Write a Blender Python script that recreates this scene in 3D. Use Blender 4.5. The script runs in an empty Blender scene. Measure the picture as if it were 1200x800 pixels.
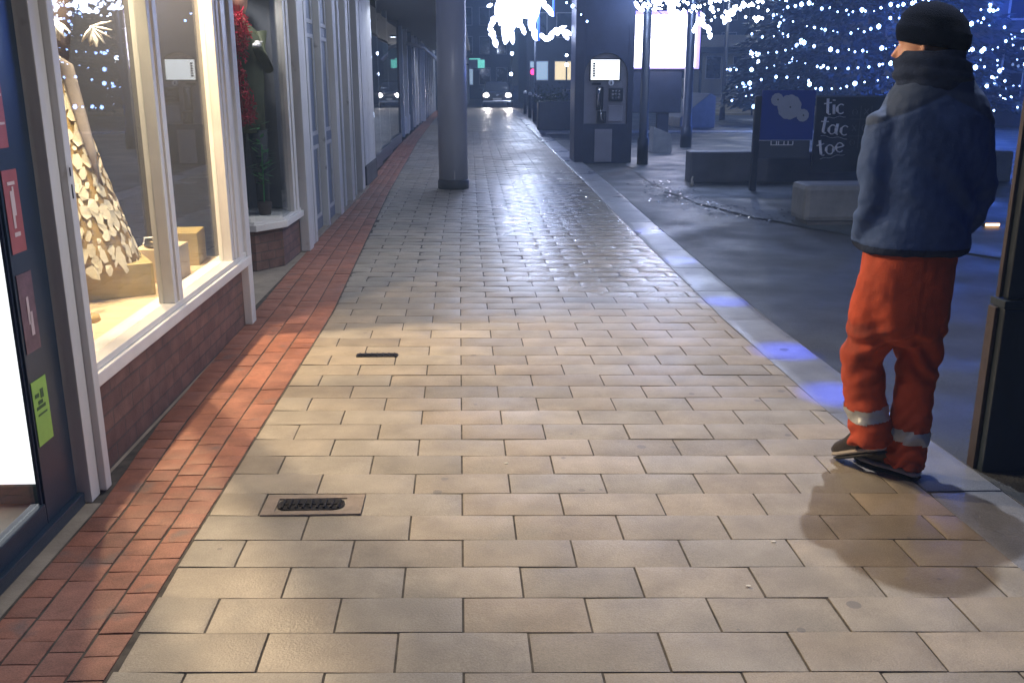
import bpy, bmesh, math, random
from mathutils import Vector, Matrix, noise
random.seed(7)
R = math.radians
S = bpy.context.scene
C = S.collection

# ------------------------------------------------------------------ helpers
def tag(o, label=None, cat=None, group=None, kind=None):
    if label: o['label'] = label
    if cat: o['category'] = cat
    if group: o['group'] = group
    if kind: o['kind'] = kind
    return o

def thing(name, label, cat, loc=(0, 0, 0), rz=0, group=None):
    o = bpy.data.objects.new(name, None); C.objects.link(o)
    o.empty_display_size = .1
    o.location = loc; o.rotation_euler = (0, 0, rz)
    return tag(o, label, cat, group)

class MB:
    """collects shapes in local coordinates of the parent; build() links ONE mesh"""
    def __init__(s): s.bm = bmesh.new()
    def _bev(s, geom_faces, b, seg=2):
        if b <= 0: return
        es = set()
        for f in geom_faces:
            for e in f.edges: es.add(e)
        bmesh.ops.bevel(s.bm, geom=list(es), offset=b, segments=seg, affect='EDGES', profile=.6)
    def box(s, x0, x1, y0, y1, z0, z1, b=0, rz=0, piv=None):
        vs = [s.bm.verts.new(p) for p in ((x0,y0,z0),(x1,y0,z0),(x1,y1,z0),(x0,y1,z0),(x0,y0,z1),(x1,y0,z1),(x1,y1,z1),(x0,y1,z1))]
        if rz:
            c = Vector(piv) if piv else Vector(((x0+x1)/2,(y0+y1)/2,0))
            m = Matrix.Rotation(rz, 3, 'Z')
            for v in vs: v.co = m @ (v.co - c) + c
        fs = [s.bm.faces.new([vs[i] for i in f]) for f in ((3,2,1,0),(4,5,6,7),(0,1,5,4),(1,2,6,5),(2,3,7,6),(3,0,4,7))]
        s._bev(fs, b); return s
    def prism(s, pts, z0, z1, b=0):
        lo = [s.bm.verts.new((x, y, z0)) for x, y in pts]; hi = [s.bm.verts.new((x, y, z1)) for x, y in pts]
        n = len(pts); fs = [s.bm.faces.new(lo[::-1]), s.bm.faces.new(hi)]
        for i in range(n): fs.append(s.bm.faces.new((lo[i], lo[(i+1) % n], hi[(i+1) % n], hi[i])))
        s._bev(fs, b); return s
    def extr(s, pts, axis, a0, a1, b=0):
        """polygon pts in the plane perpendicular to axis ('x': (y,z), 'y': (x,z))"""
        def P(p, a): return (a, p[0], p[1]) if axis == 'x' else (p[0], a, p[1])
        lo = [s.bm.verts.new(P(p, a0)) for p in pts]; hi = [s.bm.verts.new(P(p, a1)) for p in pts]
        n = len(pts); fs = [s.bm.faces.new(lo), s.bm.faces.new(hi[::-1])]
        for i in range(n): fs.append(s.bm.faces.new((lo[(i+1) % n], lo[i], hi[i], hi[(i+1) % n])))
        s._bev(fs, b); return s
    def tube(s, path, rad, n=12, cap=True, flat=1.0):
        path = [Vector(p) for p in path]
        rad = rad if isinstance(rad, (list, tuple)) else [rad] * len(path)
        rings = []
        for i, p in enumerate(path):
            d = (path[min(i+1, len(path)-1)] - path[max(i-1, 0)]).normalized()
            up = Vector((0, 0, 1)) if abs(d.z) < .9 else Vector((0, 1, 0))
            a = d.cross(up).normalized(); c = a.cross(d)
            r = rad[i]
            rings.append([s.bm.verts.new(p + a * r * math.cos(t) + c * r * flat * math.sin(t)) for t in (2*math.pi*k/n for k in range(n))])
        for r0, r1 in zip(rings, rings[1:]):
            for k in range(n): s.bm.faces.new((r0[k], r0[(k+1) % n], r1[(k+1) % n], r1[k]))
        if cap:
            s.bm.faces.new(rings[0][::-1]); s.bm.faces.new(rings[-1])
        return s
    def rings(s, rs, n=24, pw=2.0):
        """stack of horizontal superellipses (cx,cy,z,rx,ry[,rot])"""
        R_ = []
        for q in rs:
            cx, cy, z, rx, ry = q[:5]; rot = q[5] if len(q) > 5 else 0; tl = q[6] if len(q) > 6 else (0, 0)
            ring = []
            for k in range(n):
                t = 2*math.pi*k/n; c, d = math.cos(t), math.sin(t)
                x = rx * math.copysign(abs(c)**(2/pw), c); y = ry * math.copysign(abs(d)**(2/pw), d)
                X = x*math.cos(rot)-y*math.sin(rot); Y = x*math.sin(rot)+y*math.cos(rot)
                ring.append(s.bm.verts.new((cx+X, cy+Y, z + X*tl[0] + Y*tl[1])))
            R_.append(ring)
        for r0, r1 in zip(R_, R_[1:]):
            for k in range(n): s.bm.faces.new((r0[k], r0[(k+1) % n], r1[(k+1) % n], r1[k]))
        s.bm.faces.new(R_[0][::-1]); s.bm.faces.new(R_[-1]); return s
    def ball(s, c, r, sub=2, sc=(1, 1, 1)):
        m = Matrix.Translation(c) @ Matrix.Diagonal((sc[0], sc[1], sc[2], 1))
        bmesh.ops.create_icosphere(s.bm, subdivisions=sub, radius=r, matrix=m); return s
    def quad(s, *p):
        s.bm.faces.new([s.bm.verts.new(q) for q in p]); return s
    def build(s, name, mat, parent=None, smooth=False, recalc=True):
        if recalc: bmesh.ops.recalc_face_normals(s.bm, faces=s.bm.faces)
        me = bpy.data.meshes.new(name); s.bm.to_mesh(me); s.bm.free()
        me.materials.append(mat)
        if smooth: me.polygons.foreach_set('use_smooth', [True]*len(me.polygons))
        o = bpy.data.objects.new(name, me); C.objects.link(o)
        if parent: o.parent = parent
        return o

# ------------------------------------------------------------------ materials
def mat(name, col, rough=.6, var=.25, scale=6, bump=0, bscale=60, metal=0, spec=.5, rvar=0, attr=None, stain=None, streak=None, coat=0, grain=0, gscale=220, spots=None, wet=None):
    m = bpy.data.materials.new(name); m.use_nodes = True
    nt = m.node_tree; N = nt.nodes; L = nt.links; b = N['Principled BSDF']
    b.inputs['Metallic'].default_value = metal
    b.inputs['Specular IOR Level'].default_value = spec
    b.inputs['Coat Weight'].default_value = coat
    tc = N.new('ShaderNodeTexCoord'); src = tc.outputs['Object']
    if streak:
        mp = N.new('ShaderNodeMapping'); mp.inputs['Scale'].default_value = streak; L.new(src, mp.inputs[0]); src = mp.outputs[0]
    n = N.new('ShaderNodeTexNoise'); n.inputs['Scale'].default_value = scale; n.inputs['Detail'].default_value = 6; n.inputs['Roughness'].default_value = .62
    L.new(src, n.inputs['Vector'])
    mr = N.new('ShaderNodeMapRange'); mr.inputs[1].default_value = .3; mr.inputs[2].default_value = .7
    mr.inputs[3].default_value = 1 - var; mr.inputs[4].default_value = 1 + var
    L.new(n.outputs['Fac'], mr.inputs[0])
    mul = N.new('ShaderNodeVectorMath'); mul.operation = 'SCALE'; mul.inputs[0].default_value = col
    L.new(mr.outputs[0], mul.inputs['Scale'])
    out = mul.outputs[0]
    if attr:
        a = N.new('ShaderNodeAttribute'); a.attribute_name = attr
        mm = N.new('ShaderNodeVectorMath'); mm.operation = 'MULTIPLY'
        L.new(out, mm.inputs[0]); L.new(a.outputs['Color'], mm.inputs[1]); out = mm.outputs[0]
    if stain:   # (colour, scale, threshold)
        n2 = N.new('ShaderNodeTexNoise'); n2.inputs['Scale'].default_value = stain[1]; n2.inputs['Detail'].default_value = 8
        L.new(tc.outputs['Object'], n2.inputs['Vector'])
        r2 = N.new('ShaderNodeMapRange'); r2.inputs[1].default_value = stain[2]; r2.inputs[2].default_value = stain[2] + .12
        L.new(n2.outputs['Fac'], r2.inputs[0])
        mx = N.new('ShaderNodeMix'); mx.data_type = 'RGBA'
        L.new(r2.outputs[0], mx.inputs['Factor']); L.new(out, mx.inputs['A']); mx.inputs['B'].default_value = (*stain[0], 1)
        out = mx.outputs['Result']
    if grain:
        ng = N.new('ShaderNodeTexNoise'); ng.inputs['Scale'].default_value = gscale; ng.inputs['Detail'].default_value = 2
        L.new(tc.outputs['Object'], ng.inputs['Vector'])
        rg = N.new('ShaderNodeMapRange'); rg.inputs[1].default_value = .3; rg.inputs[2].default_value = .7; rg.inputs[3].default_value = 1-grain; rg.inputs[4].default_value = 1+grain
        L.new(ng.outputs['Fac'], rg.inputs[0])
        sg = N.new('ShaderNodeVectorMath'); sg.operation = 'SCALE'; L.new(out, sg.inputs[0]); L.new(rg.outputs[0], sg.inputs['Scale']); out = sg.outputs[0]
    if spots:   # trodden gum and drips: (colour, cell scale, radius)
        vo = N.new('ShaderNodeTexVoronoi'); vo.inputs['Scale'].default_value = spots[1]; L.new(tc.outputs['Object'], vo.inputs['Vector'])
        sc = N.new('ShaderNodeSeparateXYZ'); L.new(vo.outputs['Color'], sc.inputs[0])
        md = N.new('ShaderNodeMath'); md.operation = 'MULTIPLY'; L.new(sc.outputs[0], md.inputs[0]); md.inputs[1].default_value = spots[2]
        lt = N.new('ShaderNodeMath'); lt.operation = 'LESS_THAN'; L.new(vo.outputs['Distance'], lt.inputs[0]); L.new(md.outputs[0], lt.inputs[1])
        gt = N.new('ShaderNodeMath'); gt.operation = 'GREATER_THAN'; L.new(sc.outputs[1], gt.inputs[0]); gt.inputs[1].default_value = .6
        an = N.new('ShaderNodeMath'); an.operation = 'MULTIPLY'; L.new(lt.outputs[0], an.inputs[0]); L.new(gt.outputs[0], an.inputs[1])
        a2 = N.new('ShaderNodeMath'); a2.operation = 'MULTIPLY'; L.new(an.outputs[0], a2.inputs[0]); a2.inputs[1].default_value = .7
        mx = N.new('ShaderNodeMix'); mx.data_type = 'RGBA'
        L.new(a2.outputs[0], mx.inputs['Factor']); L.new(out, mx.inputs['A']); mx.inputs['B'].default_value = (*spots[0], 1); out = mx.outputs['Result']
    L.new(out, b.inputs['Base Color'])
    b.inputs['Roughness'].default_value = rough
    if rvar:
        n3 = N.new('ShaderNodeTexNoise'); n3.inputs['Scale'].default_value = 1.3; n3.inputs['Detail'].default_value = 5
        L.new(tc.outputs['Object'], n3.inputs['Vector'])
        r3 = N.new('ShaderNodeMapRange'); r3.inputs[1].default_value = .35; r3.inputs[2].default_value = .65
        r3.inputs[3].default_value = max(.05, rough - rvar); r3.inputs[4].default_value = rough + rvar
        L.new(n3.outputs['Fac'], r3.inputs[0]); L.new(r3.outputs[0], b.inputs['Roughness'])
        if wet:   # rain blown in under the open side: (x0, x1, y0, y1, roughness)
            sx = N.new('ShaderNodeSeparateXYZ'); L.new(tc.outputs['Object'], sx.inputs[0])
            wn = N.new('ShaderNodeMath'); wn.operation = 'MULTIPLY_ADD'; L.new(n3.outputs['Fac'], wn.inputs[0]); wn.inputs[1].default_value = 1.6; L.new(sx.outputs[0], wn.inputs[2])
            ma = N.new('ShaderNodeMapRange'); ma.interpolation_type = 'SMOOTHSTEP'; L.new(wn.outputs[0], ma.inputs[0]); ma.inputs[1].default_value = wet[0]; ma.inputs[2].default_value = wet[1]
            wy = N.new('ShaderNodeMath'); wy.operation = 'MULTIPLY_ADD'; L.new(n3.outputs['Fac'], wy.inputs[0]); wy.inputs[1].default_value = 3; L.new(sx.outputs[1], wy.inputs[2])
            mb_ = N.new('ShaderNodeMapRange'); mb_.interpolation_type = 'SMOOTHSTEP'; L.new(wy.outputs[0], mb_.inputs[0]); mb_.inputs[1].default_value = wet[2]; mb_.inputs[2].default_value = wet[3]
            mc_ = N.new('ShaderNodeMapRange'); mc_.interpolation_type = 'SMOOTHSTEP'; L.new(wy.outputs[0], mc_.inputs[0]); mc_.inputs[1].default_value = wet[5]; mc_.inputs[2].default_value = wet[5]+9; mc_.inputs[3].default_value = 1; mc_.inputs[4].default_value = .15
            m0_ = N.new('ShaderNodeMath'); m0_.operation = 'MULTIPLY'; L.new(mc_.outputs[0], m0_.inputs[0]); L.new(mb_.outputs[0], m0_.inputs[1])
            mm_ = N.new('ShaderNodeMath'); mm_.operation = 'MULTIPLY'; L.new(ma.outputs[0], mm_.inputs[0]); L.new(m0_.outputs[0], mm_.inputs[1])
            xr = N.new('ShaderNodeMix'); L.new(mm_.outputs[0], xr.inputs['Factor']); L.new(r3.outputs[0], xr.inputs['A']); xr.inputs['B'].default_value = wet[4]
            L.new(xr.outputs[0], b.inputs['Roughness'])
    if bump:
        nb = N.new('ShaderNodeTexNoise'); nb.inputs['Scale'].default_value = bscale; nb.inputs['Detail'].default_value = 4
        L.new(src, nb.inputs['Vector'])
        bp = N.new('ShaderNodeBump'); bp.inputs['Strength'].default_value = bump; bp.inputs['Distance'].default_value = .004
        L.new(nb.outputs['Fac'], bp.inputs['Height']); L.new(bp.outputs[0], b.inputs['Normal'])
    return m

def emit(name, col, st):
    m = bpy.data.materials.new(name); m.use_nodes = True
    b = m.node_tree.nodes['Principled BSDF']
    b.inputs['Base Color'].default_value = (*[min(.8, c) for c in col], 1)
    b.inputs['Emission Color'].default_value = (*col, 1); b.inputs['Emission Strength'].default_value = st
    return m

def glassmat(name, tint=(.93, .95, .96), dirt=.02, ior=1.5):
    m = bpy.data.materials.new(name); m.use_nodes = True
    nt = m.node_tree; N = nt.nodes; L = nt.links; N.remove(N['Principled BSDF'])
    t = N.new('ShaderNodeBsdfTransparent'); t.inputs[0].default_value = (*tint, 1)
    g = N.new('ShaderNodeBsdfGlossy'); g.inputs['Roughness'].default_value = 0.012
    f = N.new('ShaderNodeFresnel')
    ge = N.new('ShaderNodeNewGeometry'); ir = N.new('ShaderNodeMapRange'); ir.inputs[3].default_value = ior; ir.inputs[4].default_value = 1/ior
    L.new(ge.outputs['Backfacing'], ir.inputs[0]); L.new(ir.outputs[0], f.inputs['IOR'])
    mx = N.new('ShaderNodeMixShader'); L.new(f.outputs[0], mx.inputs[0]); L.new(t.outputs[0], mx.inputs[1]); L.new(g.outputs[0], mx.inputs[2])
    d = N.new('ShaderNodeBsdfDiffuse'); d.inputs[0].default_value = (.6, .6, .6, 1)
    n = N.new('ShaderNodeTexNoise'); n.inputs['Scale'].default_value = 2.2; n.inputs['Detail'].default_value = 7
    tc = N.new('ShaderNodeTexCoord'); L.new(tc.outputs['Object'], n.inputs['Vector'])
    mr = N.new('ShaderNodeMapRange'); mr.inputs[1].default_value = .4; mr.inputs[2].default_value = .8; mr.inputs[4].default_value = dirt
    L.new(n.outputs['Fac'], mr.inputs[0])
    m2 = N.new('ShaderNodeMixShader'); L.new(mr.outputs[0], m2.inputs[0]); L.new(mx.outputs[0], m2.inputs[1]); L.new(d.outputs[0], m2.inputs[2])
    L.new(m2.outputs[0], N['Material Output'].inputs[0])
    return m

def brickmat(name, c1, c2, mortar, bw, bh, axis='x', rough=.75):
    m = mat(name, (1, 1, 1), rough, .3, 9, .5, 90)
    nt = m.node_tree; N = nt.nodes; L = nt.links; b = N['Principled BSDF']
    tc = N.new('ShaderNodeTexCoord'); sep = N.new('ShaderNodeSeparateXYZ'); cb = N.new('ShaderNodeCombineXYZ')
    L.new(tc.outputs['Object'], sep.inputs[0])
    if axis == 'x':
        add = N.new('ShaderNodeMath'); add.operation = 'ADD'; L.new(sep.outputs['X'], add.inputs[0]); L.new(sep.outputs['Y'], add.inputs[1])
        L.new(add.outputs[0], cb.inputs['X'])
    else: L.new(sep.outputs['X'], cb.inputs['X'])
    L.new(sep.outputs['Z'], cb.inputs['Y'])
    br = N.new('ShaderNodeTexBrick'); br.inputs['Scale'].default_value = 1; br.inputs['Brick Width'].default_value = bw; br.inputs['Row Height'].default_value = bh
    br.inputs['Mortar Size'].default_value = .005; br.inputs['Color1'].default_value = (*c1, 1); br.inputs['Color2'].default_value = (*c2, 1); br.inputs['Mortar'].default_value = (*mortar, 1)
    L.new(cb.outputs[0], br.inputs['Vector'])
    old = b.inputs['Base Color'].links[0].from_socket
    mm = N.new('ShaderNodeVectorMath'); mm.operation = 'MULTIPLY'; L.new(old, mm.inputs[0]); L.new(br.outputs['Color'], mm.inputs[1])
    L.new(mm.outputs[0], b.inputs['Base Color'])
    bp = [n for n in N if n.bl_idname == 'ShaderNodeBump'][0]
    b2 = N.new('ShaderNodeBump'); b2.invert = True; b2.inputs['Distance'].default_value = .006; b2.inputs['Strength'].default_value = .7
    L.new(br.outputs['Fac'], b2.inputs['Height']); L.new(bp.outputs[0], b2.inputs['Normal']); L.new(b2.outputs[0], b.inputs['Normal'])
    return m

M = dict(
 slab=mat('paving_concrete', (.335, .292, .232), .47, .20, 5, .5, 130, rvar=.10, attr='tone', stain=((.29, .26, .21), 2.6, .56), spec=.5, grain=.14, spots=((.17, .16, .15), 7, .16), wet=(.7, 1.6, 7.2, 9.4, .15, 13)),
 bed=mat('joint_sand', (.085, .072, .058), .9, .6, 14),
 brick=mat('paving_brick', (.32, .138, .092), .6, .25, 11, .4, 110, attr='tone', rvar=.1, grain=.2, stain=((.20, .13, .11), 5, .6)),
 kerb=mat('kerb_stone', (.20, .21, .235), .36, .22, 5, .4, 100, grain=.2, spots=((.1, .1, .1), 6, .2), rvar=.12, stain=((.2, .21, .23), 1.4, .58)),
 asphalt=mat('asphalt', (.045, .05, .055), .52, .3, 2.5, 1, 160, grain=.4, gscale=150, rvar=.13, stain=((.035, .037, .04), .9, .55)),
 plaza=mat('plaza_paving', (.055, .07, .078), .55, .3, 2, .7, 60, rvar=.14),
 pale=mat('pale_strip', (.42, .43, .45), .3, .25, 3, .3, 60),
 steps=mat('sandy_steps', (.36, .33, .24), .6, .2, 1.5, 0),
 ground=mat('earth_ground', (.05, .05, .055), .7, .3, .5, 0),
 white=mat('white_timber_paint', (.62, .615, .61), .45, .14, 3, .25, 60, stain=((.33, .31, .29), 7, .66), streak=(1, 1, .25)),
 sillw=mat('clean_white_paint', (.76, .74, .71), .35, .08, 5, .1, 60),
 greyw=mat('weathered_grey_paint', (.54, .55, .56), .5, .18, 3, .3, 50, stain=((.17, .17, .18), 6, .62), streak=(1, 1, .2)),
 bluew=mat('blue_grey_door_paint', (.17, .20, .26), .45, .2, 3, .2, 50, streak=(1, 1, .2)),
 conc=mat('door_step_concrete', (.33, .28, .22), .6, .25, 6, .5, 80),
 navy=mat('navy_door_frame', (.022, .038, .062), .32, .15, 6, .1, 80),
 dark=mat('dark_blue_steel', (.022, .032, .06), .38, .25, 5, .15, 60),
 darkpost=mat('dark_post_cladding', (.02, .03, .042), .42, .3, 4, .25, 40, streak=(1, 1, .3)),
 brown=mat('warm_lit_brown_edge', (.055, .042, .038), .5, .3, 9, .3, 50),
 kiosk=mat('kiosk_blue_paint', (.045, .062, .12), .4, .15, 4, .1, 60),
 col=mat('painted_column', (.46, .48, .56), .33, .12, 3, .1, 40, streak=(1, 1, .2)),
 colb=mat('column_skirt', (.07, .075, .09), .4, .2, 6),
 soffit=mat('soffit_board', (.045, .05, .07), .55, .15, 3),
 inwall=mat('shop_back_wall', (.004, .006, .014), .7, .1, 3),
 infloor=mat('display_board', (.58, .45, .30), .4, .12, 4, .1, 60),
 tile=mat('shop_floor', (.45, .38, .29), .35, .1, 5),
 khaki=mat('khaki_box', (.30, .24, .10), .5, .15, 5),
 cream=mat('cream_wall', (.42, .39, .30), .7, .12, 1),
 wallg=mat('grey_render', (.10, .11, .135), .8, .25, .8),
 walld=mat('dark_brick_wall', (.055, .058, .075), .8, .3, 1.5),
 roofm=mat('dark_roof', (.03, .033, .045), .7, .2, 1),
 iron=mat('cast_iron', (.03, .028, .028), .4, .3, 20, .4, 90, metal=.6),
 rim=mat('cover_frame_concrete', (.26, .21, .17), .6, .25, 12, .4, 90),
 block=mat('concrete_block', (.30, .31, .32), .55, .2, 4, .4, 60),
 seat=mat('seat_concrete', (.17, .18, .19), .6, .25, 4, .5, 60, grain=.2),
 lowwall=mat('blue_grey_block_wall', (.15, .17, .21), .6, .2, 2.5, .4, 50),
 signblue=mat('blue_panel', (.015, .05, .32), .35, .08, 3),
 signdark=mat('dark_panel', (.016, .022, .04), .35, .1, 3),
 signgrey=mat('grey_panel', (.075, .09, .13), .4, .1, 3),
 flower=mat('pale_flower_paint', (.42, .45, .52), .5, .06, 8),
 chalk=mat('pale_letter_paint', (.85, .87, .9), .5, .06, 8),
 kioskin=mat('kiosk_grey_panel', (.34, .34, .40), .4, .12, 4, .1, 50),
 rubber=mat('black_rubber', (.015, .015, .017), .6, .1, 10),
 needles=mat('dark_needles', (.022, .05, .07), .6, .35, 3),
 bark=mat('bark', (.05, .04, .035), .8, .3, 6, .6, 30),
 leafg=mat('shrub_leaves', (.04, .07, .04), .6, .3, 5),
 skin=mat('skin', (.55, .28, .20), .5, .08, 20, .1, 200),
 eyew=mat('eye', (.7, .7, .7), .2, .02, 5),
 beanie=mat('navy_knit', (.004, .007, .018), .95, .2, 40, .9, 260, spec=.05),
 snood=mat('grey_navy_fleece', (.026, .038, .078), .9, .25, 25, .7, 160, spec=.1),
 boot=mat('boot_leather', (.03, .022, .02), .5, .3, 14, .4, 90),
 sole=mat('pale_boot_welt', (.40, .36, .33), .6, .15, 20),
 refl=mat('silver_band', (.42, .43, .43), .35, .15, 25, .3, 120, metal=.3),
 paper=mat('cream_paper', (.74, .68, .52), .6, .1, 14, .2, 60),
 gold=mat('mustard_backing', (.36, .25, .09), .6, .2, 14, .3, 60),
 whitep=mat('white_paper', (.85, .84, .84), .6, .06, 12),
 greyc=mat('grey_cloth', (.30, .27, .27), .7, .15, 10, .3, 60),
 darkc=mat('brown_torso_cloth', (.05, .035, .03), .7, .2, 10),
 red=mat('red_tinsel', (.50, .02, .05), .25, .4, 30),
 coat=mat('olive_coat_cloth', (.07, .08, .04), .7, .2, 8),
 trous=mat('dark_trouser_cloth', (.015, .02, .03), .7, .2, 8),
 tagred=mat('red_sticker', (.36, .10, .10), .4, .12, 12),
 tagpink=mat('faded_sticker', (.16, .09, .11), .4, .35, 18),
 taggreen=mat('green_sticker', (.30, .55, .10), .4, .1, 12),
 tagw=mat('sticker_print', (.62, .5, .5), .5, .05, 10),
 tagk=mat('sticker_dark_print', (.05, .12, .04), .5, .05, 10),
 greenstripe=mat('green_skirting', (.05, .11, .09), .4, .1, 6),
 carpaint=mat('dark_car_paint', (.09, .095, .11), .2, .1, 3, coat=.6),
 carglass=mat('car_glass', (.01, .012, .02), .06, .05, 3),
 plate=mat('plate_white', (.7, .7, .7), .5, .02, 3),
 chrome=mat('chrome', (.5, .5, .52), .2, .05, 5, metal=1),
 wetleaf=mat('wet_litter', (.07, .075, .09), .14, .5, 30),
 litter=mat('white_litter', (.75, .72, .62), .6, .1, 10),
)
M['plinth'] = brickmat('stallriser_brick', (.14, .075, .06), (.20, .11, .085), (.10, .075, .065), .225, .075)
M['wallb'] = brickmat('far_brick', (.10, .06, .055), (.14, .085, .07), (.08, .07, .065), .45, .15)
M['glass'] = glassmat('shop_glass')
M['e_screen'] = emit('screen_white', (.86, .88, 1), 5)
M['e_screenb'] = emit('screen_purple_edge', (.42, .32, 1), 1.3)
M['e_panel'] = emit('light_box_white', (1, .98, .96), 1.6)
M['e_kiosk'] = emit('kiosk_screen', (.95, 1, 1), 1.8)
M['e_bulb'] = emit('blue_white_bulb', (.30, .48, 1), 16)
M['e_bulbw'] = emit('white_bulb', (.6, .72, 1), 26)
M['e_leaf'] = emit('glowing_white_leaf', (.62, .70, 1), 12)
M['e_rod'] = emit('blue_rod', (.05, .15, 1), 1.6)
M['e_head'] = emit('headlight_glow', (1, .9, .85), 9)
M['e_red'] = emit('red_signal', (1, .03, .18), 5)
M['e_green'] = emit('green_sign_face', (.12, .5, .36), .8)
M['e_warm'] = emit('warm_window', (1, .78, .45), 1.3)
M['e_cool'] = emit('cool_window', (.55, .75, 1), .7)
M['e_lamp'] = emit('lamp_glass', (1, .93, .8), 12)
M['e_lampc'] = emit('cool_lamp_glass', (.7, .8, 1), 10)
M['e_amber'] = emit('amber_ground_light', (1, .55, .25), 6)

# ------------------------------------------------------------------ edges of the footway
def interp(tab, y):
    if y <= tab[0][0]: return tab[0][1]
    for (a, b), (c, d) in zip(tab, tab[1:]):
        if y <= c: return b + (d-b)*(y-a)/(c-a)
    return tab[-1][1]
KX = [(0, 1.84), (2.7, 1.79), (4.2, 1.70), (6, 1.655), (10, 1.665), (14.7, 1.70), (25, 1.73), (60, 1.85), (110, 1.9)]
BX = [(0, -1.01), (6.4, -1.01), (8, -1.07), (13.6, -1.27), (25, -1.55), (40, -1.75), (110, -1.8)]
kx = lambda y: interp(KX, y)
bx = lambda y: interp(BX, y)

# ------------------------------------------------------------------ ground
MB().quad((-160, -60, -.30), (260, -60, -.30), (260, 320, -.30), (-160, 320, -.30)).build('ground', M['ground'])['kind'] = 'structure'
o = MB().box(-1.6, 1.9, -4, 110, -.2, -.0062).build('pavement_bed', M['bed']); o['kind'] = 'structure'

def slabs(name, m, cells, n=(6, 4), dome=.0012, edge=.0035, power=8):
    """cells: list of (4 corner points ccw, tone) -> one mesh of softly pillowed units with real joints"""
    bm = bmesh.new(); lay = bm.loops.layers.float_color.new('tone')
    for q, tone, fine in cells:
        nx, ny = n if fine else (1, 1)
        t = [random.uniform(-.0012, .0012) for _ in range(3)]
        P = [[None]*(ny+1) for _ in range(nx+1)]
        us = [0, .03, .2, .5, .8, .97, 1] if nx == 6 else ([0, .06, .5, .94, 1] if nx == 4 else [i/nx for i in range(nx+1)])
        vs = [0, .06, .5, .94, 1] if ny == 4 else [i/ny for i in range(ny+1)]
        for i, u in enumerate(us):
            for j, v in enumerate(vs):
                x = (q[0][0]*(1-u)+q[1][0]*u)*(1-v) + (q[3][0]*(1-u)+q[2][0]*u)*v
                y = (q[0][1]*(1-u)+q[1][1]*u)*(1-v) + (q[3][1]*(1-u)+q[2][1]*u)*v
                U, V = 2*u-1, 2*v-1
                dm = dome*(1 + 2.2*max(0, min(1, (q[0][1]-5.5)/2))*max(0, min(1, (17-q[0][1])/3))) if power == 8 else dome
                z = -edge*max(abs(U)**(power*3), abs(V)**power) - dm*(U*U+V*V) + t[0] + t[1]*U + t[2]*V
                P[i][j] = bm.verts.new((x, y, z if fine else t[0]-.001))
        for i in range(nx):
            for j in range(ny):
                f = bm.faces.new((P[i][j], P[i+1][j], P[i+1][j+1], P[i][j+1])); f.smooth = bool(fine)
                for l in f.loops: l[lay] = (*tone, 1)
        # skirts down into the joint
        rim = [P[i][0] for i in range(nx+1)] + [P[nx][j] for j in range(1, ny+1)] + [P[i][ny] for i in range(nx-1, -1, -1)] + [P[0][j] for j in range(ny-1, 0, -1)]
        lo = [bm.verts.new((v.co.x, v.co.y, -.02)) for v in rim]
        rim = [bm.verts.new(v.co) for v in rim]
        for k in range(len(rim)):
            f = bm.faces.new((rim[(k+1) % len(rim)], rim[k], lo[k], lo[(k+1) % len(rim)]))
            for l in f.loops: l[lay] = (*[c*.8 for c in tone], 1)
    me = bpy.data.meshes.new(name); bm.to_mesh(me); bm.free(); me.materials.append(m)
    o = bpy.data.objects.new(name, me); C.objects.link(o); o['kind'] = 'structure'; return o

def grid(a, b, lo, hi):  # cut a cell between the two edge curves
    pass
cells = []
W_, D_ = .378, .1912
skew = -.018; row_sl = -.034
k0 = -8
for k in range(k0, 420):
    yc = 2.416 + D_*k
    off = 0 if k % 2 == 0 else W_/2
    for i in range(-7, 9):
        x0 = -.01 + off + W_*i; x1 = x0 + W_
        g1, g2 = .0036, .0016
        q = []
        for (xx, yy) in ((x0+g1, yc+g2), (x1-g1, yc+g2), (x1-g1, yc+D_-g2), (x0+g1, yc+D_-g2)):
            X = xx + skew*yy; Y = yy + row_sl*X
            if yy > 9: X += .018*(yy-9)*.6
            q.append([X, Y])
        lo = bx(yc)+.004; hi = kx(yc)-.006
        if q[1][0] < lo+.03 or q[0][0] > hi-.03: continue
        if x0 < -.3 and x1 > -.9 and 0: pass
        for a in (0, 3): q[a][0] = max(q[a][0], bx(q[a][1])+.005)
        for a in (1, 2): q[a][0] = min(q[a][0], kx(q[a][1])-.006)
        for a in (1, 2): q[a][0] = max(q[a][0], bx(q[a][1])+.006)
        for a in (0, 3): q[a][0] = min(q[a][0], kx(q[a][1])-.007)
        cx, cy = (q[0][0]+q[1][0])/2, (q[0][1]+q[3][1])/2
        v = random.gauss(1, .055)
        w = random.uniform(-.035, .035)
        if random.random() < .07: v *= .86
        tone = (v*(1+w), v, v*(1-w*1.2))
        cells.append((q, tone, yc < 30))
slabs('pavement', M['slab'], cells, dome=.0008, edge=.0022)

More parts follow.
